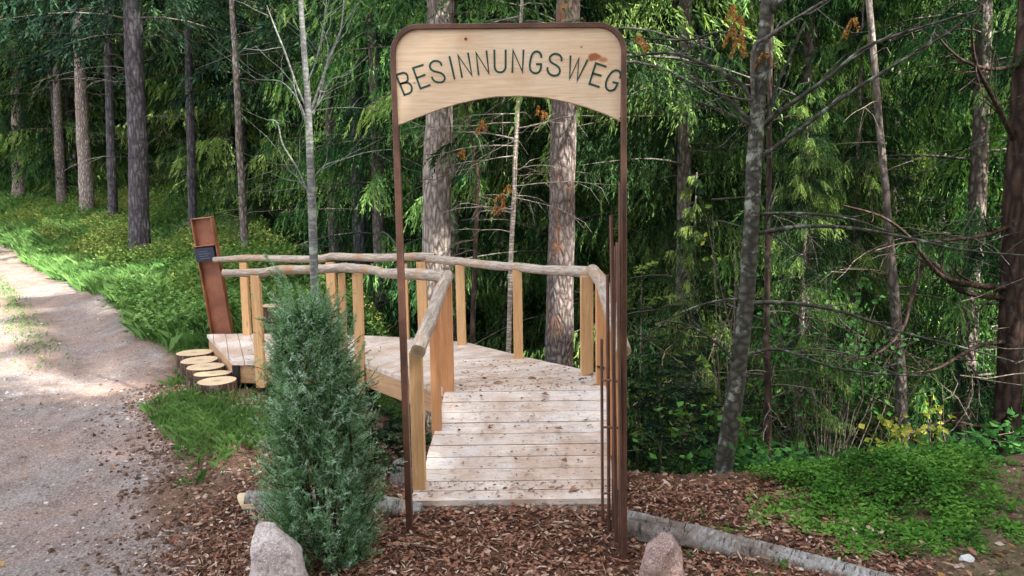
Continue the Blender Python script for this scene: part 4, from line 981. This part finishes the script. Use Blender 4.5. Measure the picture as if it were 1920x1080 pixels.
# --- juniper
def juniper():
    rs = np.random.RandomState(8); ctr = Vector((-.885, 3.42, 0)); gzz = gz1(ctr.x, ctr.y)
    root = empty('juniper_bush', (ctr.x, ctr.y, gzz), 'columnar blue green juniper standing in bark mulch left of the gate', 'shrub')
    Hj = 1.22
    ns_ = 3000; zz = rs.rand(ns_)**.95*Hj; f = zz/Hj
    prof = np.interp(f, [0, .06, .2, .45, .7, .85, 1], [.19, .235, .25, .235, .195, .145, .07])
    az = rs.rand(ns_)*6.283; lump = 1+.26*vn(np.cos(az)*2+5, zz*4+np.sin(az)*2, 1.6)*2
    rr = prof*lump*rs.uniform(.3, 1.03, ns_)**.5
    base = np.stack([np.cos(az)*rr*.82, np.sin(az)*rr*.82, zz-.05+.0*rr], 1)
    base[:, 0] -= .075*f
    outd = np.stack([np.cos(az), np.sin(az), rs.uniform(.5, 1.7, ns_)], 1); outd = nrm(outd+rs.normal(size=(ns_, 3))*.28)
    long = rs.rand(ns_) < .20
    Ls = rs.uniform(.06, .13, ns_)*np.where(long, 1.9, 1)
    nk = 15; s = (np.arange(nk)+.3)/nk
    P = base[:, None]+outd[:, None]*(Ls[:, None]*s)[..., None]
    # side sprigs
    sg = nrm(rs.normal(size=(ns_, nk, 3))*.8+outd[:, None]*.9); P2 = P
    nd = 5; q = (np.arange(nd)+.2)/nd
    sl_ = (.030*(1.1-.6*s))[None, :, None, None]
    PN = P2[:, :, None]+sg[:, :, None]*sl_*q[None, None, :, None]
    n = ns_*nk*nd; PN = PN.reshape(-1, 3); DN = nrm(np.broadcast_to(sg[:, :, None], (ns_, nk, nd, 3)).reshape(-1, 3)+rdir(rs, n)*.75)
    W = nrm(np.cross(DN, rdir(rs, n)))
    V, Fc = tri_leaves(PN, DN, W, .0125*rs.uniform(.7, 1.3, n), .0034)
    tint = np.clip(.42+.2*rs.normal(size=(ns_, 1, 1))+.22*(s[None, :, None]-.5)+.12*rs.normal(size=(ns_, nk, 1))+0*q, 0, 1)
    bl_ = (rs.rand(ns_, 1, 1) < .16)*.3; tint = np.clip(tint+bl_, 0, 1)
    tint = np.broadcast_to(tint, (ns_, nk, nd)).reshape(-1)
    link('foliage', npmesh('foliage', V, Fc, JUN, tint=np.repeat(tint, 3)), root)
    m_ = MB()
    for i in range(14):
        a = rs.rand()*6.28; r0 = rs.uniform(.01, .06); m_.tube([(math.cos(a)*r0, math.sin(a)*r0, -.05), (math.cos(a)*r0*2.2, math.sin(a)*r0*2.2, .4), (math.cos(a)*r0*2.0, math.sin(a)*r0*2.0, .85)], [.011, .008, .004], 6, False)
    for i in range(0, ns_, 3): m_.tube([base[i]-outd[i]*.05, base[i]+outd[i]*Ls[i]*.5, base[i]+outd[i]*Ls[i]], [.0022, .0016, .001], 3, False)
    m_.build('stems', BARK_PINE, root)
    # wispy leaders at the top
    rs2 = np.random.RandomState(9); Ps, Ds = [], []
    for (x, y) in [(560, 530), (585, 548), (545, 560), (620, 540), (672, 590), (690, 640), (495, 600), (498, 475), (508, 505), (528, 545), (570, 545), (600, 530), (640, 555), (655, 575), (520, 580)]:
        tip = at(x, y, 3.45)-root.location; b0 = Vector((tip.x*.55, 0, tip.z-.17))
        for k in range(34):
            t_ = k/34; p = b0.lerp(tip, t_); p.x += .01*math.sin(t_*5)
            for _ in range(9):
                e = Vector(rs2.normal(size=3)*.6).normalized()*.012*(1.15-t_)*1.6; Ps.append(p+e*.5); Ds.append((e.normalized()+Vector((0, 0, .5))).normalized())
    P = np.array([tuple(p) for p in Ps]); D = np.array([tuple(p) for p in Ds]); W = nrm(np.cross(D, rdir(rs2, len(P))))
    V, Fc = tri_leaves(P, D, W, .014, .0035); link('leader_shoots', npmesh('leader_shoots', V, Fc, JUN, tint=np.repeat(rs2.uniform(.4, .8, len(P)), 3)), root)
juniper()
# --- other small plants
def young_conifer(name, x, y, H_, R_2, label, seed, mat=FOL, nb=60, z=None):
    cm, bb = spruce_crown(seed, H_, R_2, .05, nb, 12, 12, .03, .006, mat, droop=.05, hang=-.1, twl=.16)
    r_ = empty(name, (x, y, gz1(x, y) if z is None else z), label, 'young tree'); link('crown', cm, r_)
    link('trunk', trunk_mesh(H_*.97, .012, BARK_SPRUCE, seed, 6, zbot=-.2), r_); return r_
p = at(1196, 690, 5.2); young_conifer('young_spruce', p.x, p.y, .72+.6, .34, 'small bright young spruce right of the rods of the gate', 71, z=p.z-.6)
p = at(712, 850, 4.6); young_conifer('young_pine', p.x, p.y, .36, .17, 'low dark green tuft of young pine between juniper and gate leg', 72, mat=FOLD, nb=90, z=gz1(p.x, p.y))
p = at(1240, 860, 5.0); young_conifer('young_spruce', p.x, p.y, .95, .45, 'low dark young spruce at the slope edge behind the right hand log', 73, mat=FOLD, nb=110)
def leafy(name, cx, cy_, dist, w_, h_, nst, nl, size, mat, label, seed, tmin, tmax, cat='shrub', zb=None):
    rs = np.random.RandomState(seed); c = at(cx, cy_, dist); g_ = gz1(c.x, c.y) if zb is None else zb; base = Vector((c.x, c.y, g_))
    root = empty(name, base, label, cat); m_ = MB(); cent = []
    for i in range(nst):
        top = Vector((rs.uniform(-w_, w_), rs.uniform(-w_*.5, w_*.5), (c.z-g_)+h_*rs.uniform(.0, 1))); P = [Vector((rs.uniform(-.1, .1), rs.uniform(-.1, .1), -.1)), top*.5+Vector((rs.normal()*.08, rs.normal()*.05, .05)), top]
        m_.tube(P, [.006, .004, .0015], 5, False)
        for k in range(nl):
            t_ = rs.uniform(.45, 1.05); p = P[1].lerp(P[2], min(1, (t_-.4)/.6)); e = Vector(rs.normal(size=3)); e.z *= .4
            cent.append(base+p+e*.05)
    m_.build('stems', TWIG, root)
    leaf_set('leaves', cent, mat, root, size, size*.75, seed, base, tmin, tmax, pin=False); return root
leafy('hazel_shrub', 1690, 872, 5.4, .36, .42, 16, 8, .055, LEAFY, 'shrub with scattered yellow leaves in front of the dark right hand thicket', 81, .55, 1)
leafy('hazel_shrub', 1765, 800, 5.6, .2, .25, 5, 6, .055, LEAFY, 'sprig of yellow green leaves higher up right of the yellow leaved shrub', 82, .5, 1)
leafy('broadleaf_plant', 1500, 950, 4.7, .16, .10, 7, 5, .085, LEAFG, 'big soft green leaves at the left end of the green ground cover', 83, .4, 1, 'plant')
leafy('broadleaf_shrub', 1560, 700, 6.2, .8, .9, 34, 20, .052, LEAFG, 'green leaved shrub in the shade between the sloping tree and the grey brown trunk', 84, .1, .8)
leafy('broadleaf_shrub', 1290, 800, 5.4, .4, .6, 16, 8, .05, LEAFY, 'thin shrub with few yellowing leaves left of the sloping tree', 85, .1, .8)
leafy('rowan_sapling', 1370, 470, 5.0, .25, .3, 7, 5, .04, LEAFY, 'twiggy sapling with pale green leaf tufts left of the sloping trunk', 86, .3, .8, 'sapling')

# --- spruces of the wood
rs = np.random.RandomState(12)
placed = []
def far_enough(x, y, d):
    return all((x-a)**2+(y-b)**2 > d*d for a, b in placed)
right_near = [(3.6, 9.2), (5.2, 8.4), (2.4, 11.0), (7.0, 9.8), (4.6, 11.5), (9.2, 12.0), (6.4, 12.6), (8.4, 8.0), (2.05, 8.9), (5.5, 6.9), (2.55, 6.5), (3.5, 7.6), (1.75, 7.1)]
RLAB = ['spruce with long hanging green sprays behind the branches of the sloping grey tree', 'spruce with hanging sprays just left of the reddish pine at the right edge', 'spruce standing farther back between the gate rods and the sloping tree', 'spruce with hanging sprays behind the reddish pine at the right edge', 'spruce farther back behind the grey brown trunk of the right hand thicket', 'tall spruce far back in the top right corner', 'spruce far back between the grey brown trunk and the right edge', 'spruce cut off by the right edge of the picture behind the pine', 'bright green spruce with drooping sprays directly right of the tall gate leg', 'dark spruce whose low boughs hang beside the reddish pine in the lower right', 'short bushy spruce low on the slope just right of the sloping tree', 'mid sized spruce on the slope before the grey brown trunk', 'short spruce on the slope between the gate rods and the sloping tree']
LAB = ['spruce with long hanging green sprays in the right hand thicket']
for i, (x, y) in enumerate(right_near):
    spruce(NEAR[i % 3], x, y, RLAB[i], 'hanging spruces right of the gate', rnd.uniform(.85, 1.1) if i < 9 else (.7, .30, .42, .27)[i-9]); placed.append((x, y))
MLAB = ['green spruce behind the rust patched trunk seen through the gate', 'green spruce behind the thick pale scaly trunk seen through the gate', 'green spruce behind the left leg of the gate', 'green spruce farther back behind the right leg of the gate', 'green spruce behind the bare sapling above the railing', 'green spruce farther back between the two thick trunks in the gate']
mid = [(.7, 11.2), (-.9, 12.2), (-2.3, 13.0), (2.0, 13.5), (-3.6, 15.2), (-.2, 14.6)]
for i, (x, y) in enumerate(mid):
    spruce(NEAR[(i+1) % 3], x, y, MLAB[i], 'spruces behind the gate', rnd.uniform(.85, 1.1)); placed.append((x, y))
deep = []
for _ in range(900):
    y = rs.uniform(15, 33); x = rs.uniform(-.78*y-2, .78*y+2)
    if x < -5 and y < 21 + (x < -9)*3: continue
    if x < np.interp(y, RE_Y, RE_X)+2.2: continue
    if not far_enough(x, y, 2.5): continue
    placed.append((x, y)); lf = x < -.18*y
    deep.append((x, y, len(placed) % 3, lf))
MARK = [(0, 'the left picture edge'), (166, 'the pale left trunks'), (262, 'the thickest dark trunk'), (400, 'the rusty info post'), (590, 'the bare sapling'), (745, 'the left gate leg'), (820, 'the thick scaly trunk'), (965, 'the birch stem'), (1055, 'the rust patched trunk'), (1170, 'the right gate leg'), (1410, 'the sloping tree'), (1680, 'the grey brown trunk'), (1920, 'the right picture edge')]
ORD = ['nearest', 'second nearest', 'third nearest', 'fourth nearest', 'fifth nearest', 'sixth nearest', 'seventh nearest', 'eighth nearest', 'ninth nearest', 'tenth nearest', 'eleventh nearest', 'twelfth nearest']
bins = {}
for d in sorted(deep, key=lambda q: q[1]):
    pxx = 960+1400*d[0]/d[1]; k = sum(1 for m_ in MARK if m_[0] < pxx); bins.setdefault(k, []).append(d)
for k, lst in bins.items():
    for q, (x, y, pi_, lf) in enumerate(lst):
        where = 'beyond the left picture edge' if k == 0 else 'beyond the right picture edge' if k == len(MARK) else 'between %s and %s' % (MARK[k-1][1], MARK[k][1])
        spruce(FARP[pi_], x, y, '%s deep forest spruce %s' % (ORD[min(q, 11)], where), 'spruces deep in the wood', rnd.uniform(.82, 1.18))
# unseen trees added to the right and behind to shade the foreground
for i, (x, y, s_) in enumerate([(5.1, .2, .95), (3.6, -1.9, .98), (2.4, -4.4, 1.0), (5.9, -4.4, 1.05), (7.6, -1.4, .95), (1.2, -7.6, 1.15), (-.8, -6.6, .85), (3.6, -8.0, 1.0), (8.6, -6.2, 1.0), (11.2, .4, .9), (-3.8, -6.8, .7), (9.5, -4.2, 1.3), (12.5, -5.0, 1.35)]):
    spruce(NEAR[i % 3] if i < 5 else FARP[i % 3], x, y, 'unseen spruce added behind the viewer, %s of those shading the foreground' % (ORD+['farthest'])[i], 'added shade spruces beside the viewpoint', s_)
# far wood reads as one mass
def far_wood():
    rs = np.random.RandomState(44); Vs = []; Ts = []
    for i in range(230):
        y = rs.uniform(36, 62); x = rs.uniform(-.8*y-4, .8*y+4); z = gz1(x, y); Hh = rs.uniform(12, 18); R2 = rs.uniform(2, 3)
        n = 1500; u = rs.rand(n)**.8; h = u*Hh; r_ = R2*(1-u)**.7*rs.uniform(.3, 1, n)**.5; a = rs.rand(n)*6.283
        P = np.stack([x+np.cos(a)*r_, y+np.sin(a)*r_, z+h], 1); D = nrm(np.stack([np.cos(a)*.8, np.sin(a)*.8, -rs.uniform(.2, 1.6, n)], 1)); W = nrm(np.cross(D, rdir(rs, n)))
        V_, _f = tri_leaves(P, D, W, .8*rs.uniform(.6, 1.3, n), .28); Vs.append(V_); Ts.append(np.repeat(np.clip(.4+.2*rs.normal(size=n)+.15*rs.normal(), 0, 1), 3))
    V_ = np.concatenate(Vs); me = npmesh('distant_wood', V_, np.arange(len(V_), dtype=np.int32).reshape(-1, 3), FOL, tint=np.concatenate(Ts)); o = link('distant_wood', me)
    tag(o, 'distant spruce wood closing the view behind all the nearer trees', 'wood', kind='stuff')
far_wood()

# ---------------------------------------------------------------- ground litter, grass, ground cover
def scatter(n, x0, x1, y0, y1, fn, rs):
    x = rs.uniform(x0, x1, n); y = rs.uniform(y0, y1, n); k = fn(x, y) > rs.rand(n); return x[k], y[k]
def deckmask(x, y): return ((x > -.6) & (x < .6) & (y > 3.99) & (y < 5.2))
# bark mulch
rs = np.random.RandomState(21)
def mulf(x, y):
    road, green, mul = zones(x, y); m_ = mul*(1-road)
    return np.where(deckmask(x, y) | (y < 2.5), 0, m_)*np.where(y > 4.3, .6, 1)
x, y = scatter(62000, -2.6, 2.3, 2.5, 5.4, mulf, rs)
n = len(x); z = gz(x, y)+rs.uniform(0, .028, n)+.012*np.exp(-((y-3.98)/.12)**2)
a = rs.rand(n)*6.283; D = nrm(np.stack([np.cos(a), np.sin(a), rs.normal(size=n)*.3], 1)); W = nrm(np.cross(D, nrm(np.stack([rs.normal(size=n)*.45, rs.normal(size=n)*.45, np.ones(n)], 1))))
Ln = .010+.028*rs.rand(n)+.045*rs.rand(n)**5; Wd = np.minimum(.004+.019*rs.rand(n)**1.6, Ln*.8); Wd[rs.rand(n) < .12] *= .35
P = np.stack([x, y, z], 1)
Vc = np.empty((n, 6, 3), np.float32); N_ = np.cross(W, D); hh = (Wd*.25)[:, None]
L_, W_ = Ln[:, None], Wd[:, None]; j1 = rs.uniform(.6, 1.2, (n, 1)); j2 = rs.uniform(.6, 1.2, (n, 1))
Vc[:, 0] = P-D*L_*.5*j1; Vc[:, 1] = P-D*L_*.2+W*W_*.5; Vc[:, 2] = P+D*L_*.35+W*W_*.5*j2; Vc[:, 3] = P+D*L_*.5; Vc[:, 4] = P+D*L_*.2-W*W_*.5*j1; Vc[:, 5] = P-D*L_*.4-W*W_*.4
Vc[:, 0] -= N_*hh; Vc[:, 3] -= N_*hh
o = link('bark_mulch', npmesh('bark_mulch', Vc.reshape(-1, 3), np.arange(n*6, dtype=np.int32).reshape(-1, 6), CHIP)); tag(o, 'loose reddish brown bark mulch around the gate', 'mulch', kind='stuff')
# crumbs of bark and needles lying on the planks
rs = np.random.RandomState(22); Ps = []
for k in range(2300):
    sct = rs.rand()
    if sct < .22: x_, y_, z_ = rs.uniform(-.56, .55), 3.965+.26*rs.rand()**.8, ZB
    elif sct < .58: f_ = rs.rand(); x_, y_, z_ = rs.uniform(-.46, .57), YT+(YB-YT)*f_, ZD+(ZB-ZD)*f_+.009
    else: x_, y_, z_ = rs.uniform(-.42, .57), YT+.02+1.0*rs.rand()**1.3, ZD
    if x_ > .58-(y_-5.3)*.8 and y_ > 5.3: continue
    Ps.append((x_, y_, z_+.004))
P = np.array(Ps); n = len(P); a = rs.normal(size=n)*.9; D = np.stack([np.cos(a), np.sin(a), rs.normal(size=n)*.08], 1); W = np.stack([-np.sin(a), np.cos(a), rs.normal(size=n)*.3+.2], 1)
Ln = .005+.03*rs.rand(n)**2.2; Ln[rs.rand(n) < .03] *= 2.6
V_, Fc = quad_leaves(P, D, W, Ln, Ln*rs.uniform(.08, .45, n), .3)
o = link('bark_crumbs', npmesh('bark_crumbs', V_, Fc, CHIP)); tag(o, 'scattered bark crumbs and needles lying on the planks and steps', 'litter', kind='stuff')
# gravel
rs = np.random.RandomState(23)
x, y = scatter(26000, -6.5, -.9, 2.2, 10, lambda x, y: zones(x, y)[0]*np.where(y > 6, .4, 1)*np.where(x < -.69*y-.5, 0, 1), rs)
x2, y2 = scatter(1500, -2.8, -1.2, 2.4, 5.5, lambda x, y: .7+0*x, rs); x = np.concatenate([x, x2]); y = np.concatenate([y, y2])
n = len(x); s_ = .0025+.013*rs.rand(n)**6; z = gz(x, y)
oc = np.array([(1, 0, 0), (0, 1, 0), (-1, 0, 0), (0, -1, 0), (0, 0, .7), (.1, .1, -.7)], float); of = np.array([(0, 1, 4), (1, 2, 4), (2, 3, 4), (3, 0, 4), (1, 0, 5), (2, 1, 5), (3, 2, 5), (0, 3, 5)])
rot = rs.rand(n)*6.283; Vp = oc[None]*(1+.35*rs.normal(size=(n, 6, 3)))*s_[:, None, None]; cr, sr = np.cos(rot)[:, None], np.sin(rot)[:, None]
Vp = np.stack([Vp[..., 0]*cr-Vp[..., 1]*sr, Vp[..., 0]*sr+Vp[..., 1]*cr, Vp[..., 2]], -1)+np.stack([x, y, z+s_*.2], 1)[:, None]
o = link('road_gravel', npmesh('road_gravel', Vp.reshape(-1, 3), (of[None]+(np.arange(n)*6)[:, None, None]).reshape(-1, 3).astype(np.int32), PEB)); tag(o, 'small loose gravel on the forest road', 'gravel', kind='stuff')
# crumbly soil between road and mulch
rs = np.random.RandomState(28)
x, y = scatter(60000, -3.8, -1.1, 2.5, 6.4, lambda x, y: np.exp(-((x-np.interp(y, RE_Y, RE_X)-.2)/.42)**2)*(.35+1.1*np.clip(vn(x, y, 4, 3)+.35, 0, 1)), rs)
x3, y3 = scatter(9000, .7, 3.6, 2.6, 4.6, lambda x, y: .8*(vn(x, y, 3, 8) > -.1), rs); x = np.concatenate([x, x3]); y = np.concatenate([y, y3])
n = len(x); s_ = .003+.016*rs.rand(n)**4; z = gz(x, y)
rot = rs.rand(n)*6.283; Vp = oc[None]*(1+.3*rs.normal(size=(n, 6, 3)))*s_[:, None, None]; cr, sr = np.cos(rot)[:, None], np.sin(rot)[:, None]
Vp = np.stack([Vp[..., 0]*cr-Vp[..., 1]*sr, Vp[..., 0]*sr+Vp[..., 1]*cr, Vp[..., 2]], -1)+np.stack([x, y, z+s_*.2], 1)[:, None]
SOILM, _t = newmat('soil_crumbs'); _c = ramp(_t, island(_t), [(0, (.05, .028, .02)), (.5, (.11, .065, .045)), (.85, (.19, .125, .095)), (.93, (.30, .22, .18)), (1, (.42, .34, .28))]); finish(_t, _c, .95, noise(_t, coords(_t), 120, 3), .4, .004, spec=.1)
o = link('soil_crumbs', npmesh('soil_crumbs', Vp.reshape(-1, 3), (of[None]+(np.arange(n)*6)[:, None, None]).reshape(-1, 3).astype(np.int32), SOILM)); tag(o, 'crumbly dark soil and small stones along the road edge and in the right corner', 'soil', kind='stuff')
# fallen leaves
rs = np.random.RandomState(24)
x = np.concatenate([rs.uniform(-4, -1.2, 60), rs.uniform(.6, 2.8, 70)]); y = np.concatenate([rs.uniform(2.7, 7, 60), rs.uniform(3.1, 4.3, 70)]); n = len(x)
a = rs.rand(n)*6.283; D = np.stack([np.cos(a), np.sin(a), rs.uniform(-.1, .3, n)], 1); W = nrm(np.stack([-np.sin(a), np.cos(a), rs.normal(size=n)*.3], 1))
V_, Fc = quad_leaves(np.stack([x, y, gz(x, y)+.012], 1), nrm(D), W, rs.uniform(.025, .055, n), rs.uniform(.015, .035, n), .2)
o = link('fallen_leaves', npmesh('fallen_leaves', V_, Fc, ROWAN, tint=np.repeat(rs.uniform(.3, 1, n), 4))); tag(o, 'fallen orange and tan leaves on the road edge and bare soil', 'leaves', kind='stuff')
# grass
def blades(name, x, y, Hm, wd, mat, label, seed, spread=.35, tb=.5, tv=.2, cat='grass'):
    rs = np.random.RandomState(seed); n = len(x); z = gz(x, y)-.01; Hh = Hm*rs.uniform(.5, 1.3, n); a = rs.rand(n)*6.283; ln = rs.uniform(.05, 1, n)*spread*2
    d = np.stack([np.cos(a), np.sin(a), 0*a], 1); sd_ = np.stack([-np.sin(a), np.cos(a), 0*a], 1); P = np.stack([x, y, z], 1); Z = np.array([0, 0, 1.]); Hc = Hh[:, None]; l = ln[:, None]; w_ = (wd*rs.uniform(.7, 1.3, n))[:, None]
    m1 = P+Z*Hc*.55+d*Hc*l*.3; tip = P+Z*Hc*(1-.25*l)+d*Hc*l
    V_ = np.stack([P-sd_*w_/2, P+sd_*w_/2, m1+sd_*w_*.4, tip, m1-sd_*w_*.4], 1)
    t_ = np.clip(tb+tv*rs.normal(size=n)+.35*vn(x, y, .9, 3), 0, 1)
    o = link(name, npmesh(name, V_.reshape(-1, 3), np.arange(n*5, dtype=np.int32).reshape(-1, 5), mat, tint=np.repeat(t_, 5))); return tag(o, label, cat, kind='stuff')
rs = np.random.RandomState(31)
def verge(x, y):      # tufts beside the road near the steps
    xr = np.interp(y, RE_Y, RE_X)+.35*vn(x, y, 1.6, 4)
    a_ = np.exp(-(((x+2.35)/.62)**2+((y-5.15)/.42)**2)*1.4)*(vn(x, y, 4, 8)+.75)
    b_ = ((x > xr+.1) & (y > 6.6))*1.0*(1-((x > -3.1) & (x < -.4) & (y > 5.8) & (y < 7.4)))
    c_ = .12*((x > xr) & (x < -1.7) & (y > 4.3))*(vn(x, y, 5, 2) > .1)
    return np.where(x < xr+.02, 0, np.clip(np.maximum(np.maximum(a_, b_*np.clip(vn(x, y, 2, 6)+.75, 0, 1)), c_), 0, 1))
x, y = scatter(120000, -4.2, -1.2, 4.2, 8.6, verge, rs)
blades('verge_grass', x, y, .085, .006, GRASS, 'short bright green grass between the road and the log steps', 1, .5, .55)
def bankf(x, y):
    xr = np.interp(y, RE_Y, RE_X)+.35*vn(x, y, 1.6, 4); yc = np.interp(x, YC_X, YC_Y)
    return ((x > xr-.05) & (y < yc+4) & (x > -.75*y-1) & (x < -1.5)) * np.clip(.9-(y-yc)*.1, 0, 1)
x, y = scatter(250000, -22, -1.5, 7.5, 32, bankf, rs)
blades('bank_grass', x, y, .24, .011, GRASS, 'long green grass on the bank right of the forest road', 2, .5, .5, .22)
# middle strip of the road
def strip(x, y):
    xr = np.interp(y, RE_Y, RE_X); return np.exp(-((xr-x-1.25)/.22)**2)*.75*sm(y, 6.5, 8.5)
x, y = scatter(60000, -14, -3.5, 5.5, 15, strip, rs)
blades('road_grass', x, y, .05, .006, GRASS, 'thin worn grass along the middle of the road', 3, .6, .6)
# herbs with small leaves on the bank
def herbs(name, x, y, hmax, size, mat, label, seed, per=9, tb=.5, lump=1.2, cat='undergrowth', rr=.06):
    rs = np.random.RandomState(seed); n0 = len(x); hh = hmax*np.clip(.55+vn(x, y, lump, 12)*1.3, .08, 1.3); n = n0*per
    X = np.repeat(x, per)+rs.normal(size=n)*rr; Y = np.repeat(y, per)+rs.normal(size=n)*rr; Z_ = gz(X, Y)+np.repeat(hh, per)*rs.rand(n)**.6
    D = rdir(rs, n, .5); D[:, 2] += .15; D = nrm(D); W = nrm(np.cross(D, nrm(np.stack([rs.normal(size=n)*.5, rs.normal(size=n)*.5, np.ones(n)], 1))))
    s_ = size*rs.uniform(.6, 1.4, n); V_, Fc = quad_leaves(np.stack([X, Y, Z_], 1), D, W, s_, s_*.6, .15)
    t_ = np.clip(tb+.17*rs.normal(size=n)+np.repeat(.9*vn(x, y, .6, 15)+.15*rs.normal(size=n0), per), 0, 1)
    o = link(name, npmesh(name, V_, Fc, mat, tint=np.repeat(t_, 4))); return tag(o, label, cat, kind='stuff')
def herbf(x, y):
    xr = np.interp(y, RE_Y, RE_X)+.3; return bankf(x, y)*(x > xr+.6)*(vn(x, y, .5, 20) > -.2)
x, y = scatter(26000, -16, -1.5, 8.2, 26, herbf, rs)
herbs('bank_herbs', x, y, .72, .06, HERB, 'yellowish green weeds and low bushes on the grassy bank', 5)
x, y = scatter(5000, -6, -1.8, 7.7, 13, lambda x, y: bankf(x, y)*(vn(x, y, 1.2, 2) > -.15), rs)
herbs('bank_ferns', x, y, .5, .06, GRASS, 'soft green herbs behind the leaning post and railing', 6, tb=.62)
# green mound on the right
def moundf(x, y):
    e = ((x-2.2)/1.05)**2+((y-4.0)/.62)**2; return np.clip(.88-e+2.4*vn(x, y, 3)+2.0*vn(x, y, 8), 0, 1)
x, y = scatter(5200, .9, 3.6, 3.35, 5.2, moundf, rs)
rs5 = np.random.RandomState(6)
def mound():
    n0 = len(x); per = 20; n = n0*per; e = np.clip(1.15-((x-2.3)/1.0)**2-((y-4.25)/.55)**2, 0.05, 1)
    hh = .17*e*np.clip(.8+vn(x, y, 3.2, 3), .2, 1.3)+.02
    X = np.repeat(x, per)+rs5.normal(size=n)*.03; Y = np.repeat(y, per)+rs5.normal(size=n)*.03; Z_ = gz(X, Y)+np.repeat(hh, per)*rs5.rand(n)**.45
    D = rdir(rs5, n, .4); W = nrm(np.cross(D, nrm(np.stack([rs5.normal(size=n)*.35, rs5.normal(size=n)*.35, np.ones(n)], 1)))); s_ = np.repeat(.011+.022*rs5.rand(n0)**1.5, per)*rs5.uniform(.6, 1.4, n)
    V_, Fc = quad_leaves(np.stack([X, Y, Z_], 1), D, W, s_, s_*.8, .12); t_ = np.clip(.48+.14*rs5.normal(size=n)+np.repeat(.9*vn(x, y, 4, 9)+.18*rs5.normal(size=n0), per), 0, 1)
    o = link('ground_cover', npmesh('ground_cover', V_, Fc, COVER, tint=np.repeat(t_, 4))); tag(o, 'bright green small leaved ground cover mounded on the right', 'ground cover', kind='stuff')
mound()
x, y = scatter(2500, .8, 3.4, 3.1, 4.2, lambda x, y: (vn(x, y, 5, 4) > .16)*.8, rs)
blades('soil_grass', x, y, .05, .005, GRASS, 'sparse green tufts on the bare soil in the right corner', 7, .6, .6)
# dark undergrowth down the slope
def under(x, y):
    yc = np.interp(x, YC_X, YC_Y); return ((y > yc+.35) & (x > -.72*y) & (x < .75*y)).astype(float)*np.clip(.5+vn(x, y, 1.1, 30)*1.6, 0, 1)*(1-((x > -2.5) & (x < .8) & (y < 7.3)))
x, y = scatter(22000, -6, 11, 4.5, 15, under, rs)
herbs('slope_undergrowth', x, y, .5, .065, LEAFG, 'dark green undergrowth on the shaded slope below the walkway', 8, per=11, tb=.35, cat='undergrowth', rr=.10)
# dry twigs and needle litter hanging about the slope
rs = np.random.RandomState(40); m_ = MB()
for k in range(420):
    y_ = rs.uniform(5.2, 10); x_ = rs.uniform(-.3*y_, .7*y_)
    if -2.5 < x_ < .9 and y_ < 7.5: continue
    p = Vector((x_, y_, gz1(x_, y_)+rs.uniform(0, 1.6)*(x_ > 0)+.02)); d = Vector(rs.normal(size=3)); d.z *= .4; d.normalize(); Ln = rs.uniform(.3, 1.1); P = [p]
    for q in range(5): d = (d+Vector(rs.normal(size=3)*.22)).normalized(); P.append(P[-1]+d*Ln/5)
    r_ = rs.uniform(.002, .006); m_.tube(P, [r_, r_*.9, r_*.8, r_*.6, r_*.45, r_*.3], 4, False)
o = m_.build('dry_brushwood', TWIG, None, smooth=True); tag(o, 'tangle of dry grey twigs on the slope below the trees', 'brushwood', kind='stuff')
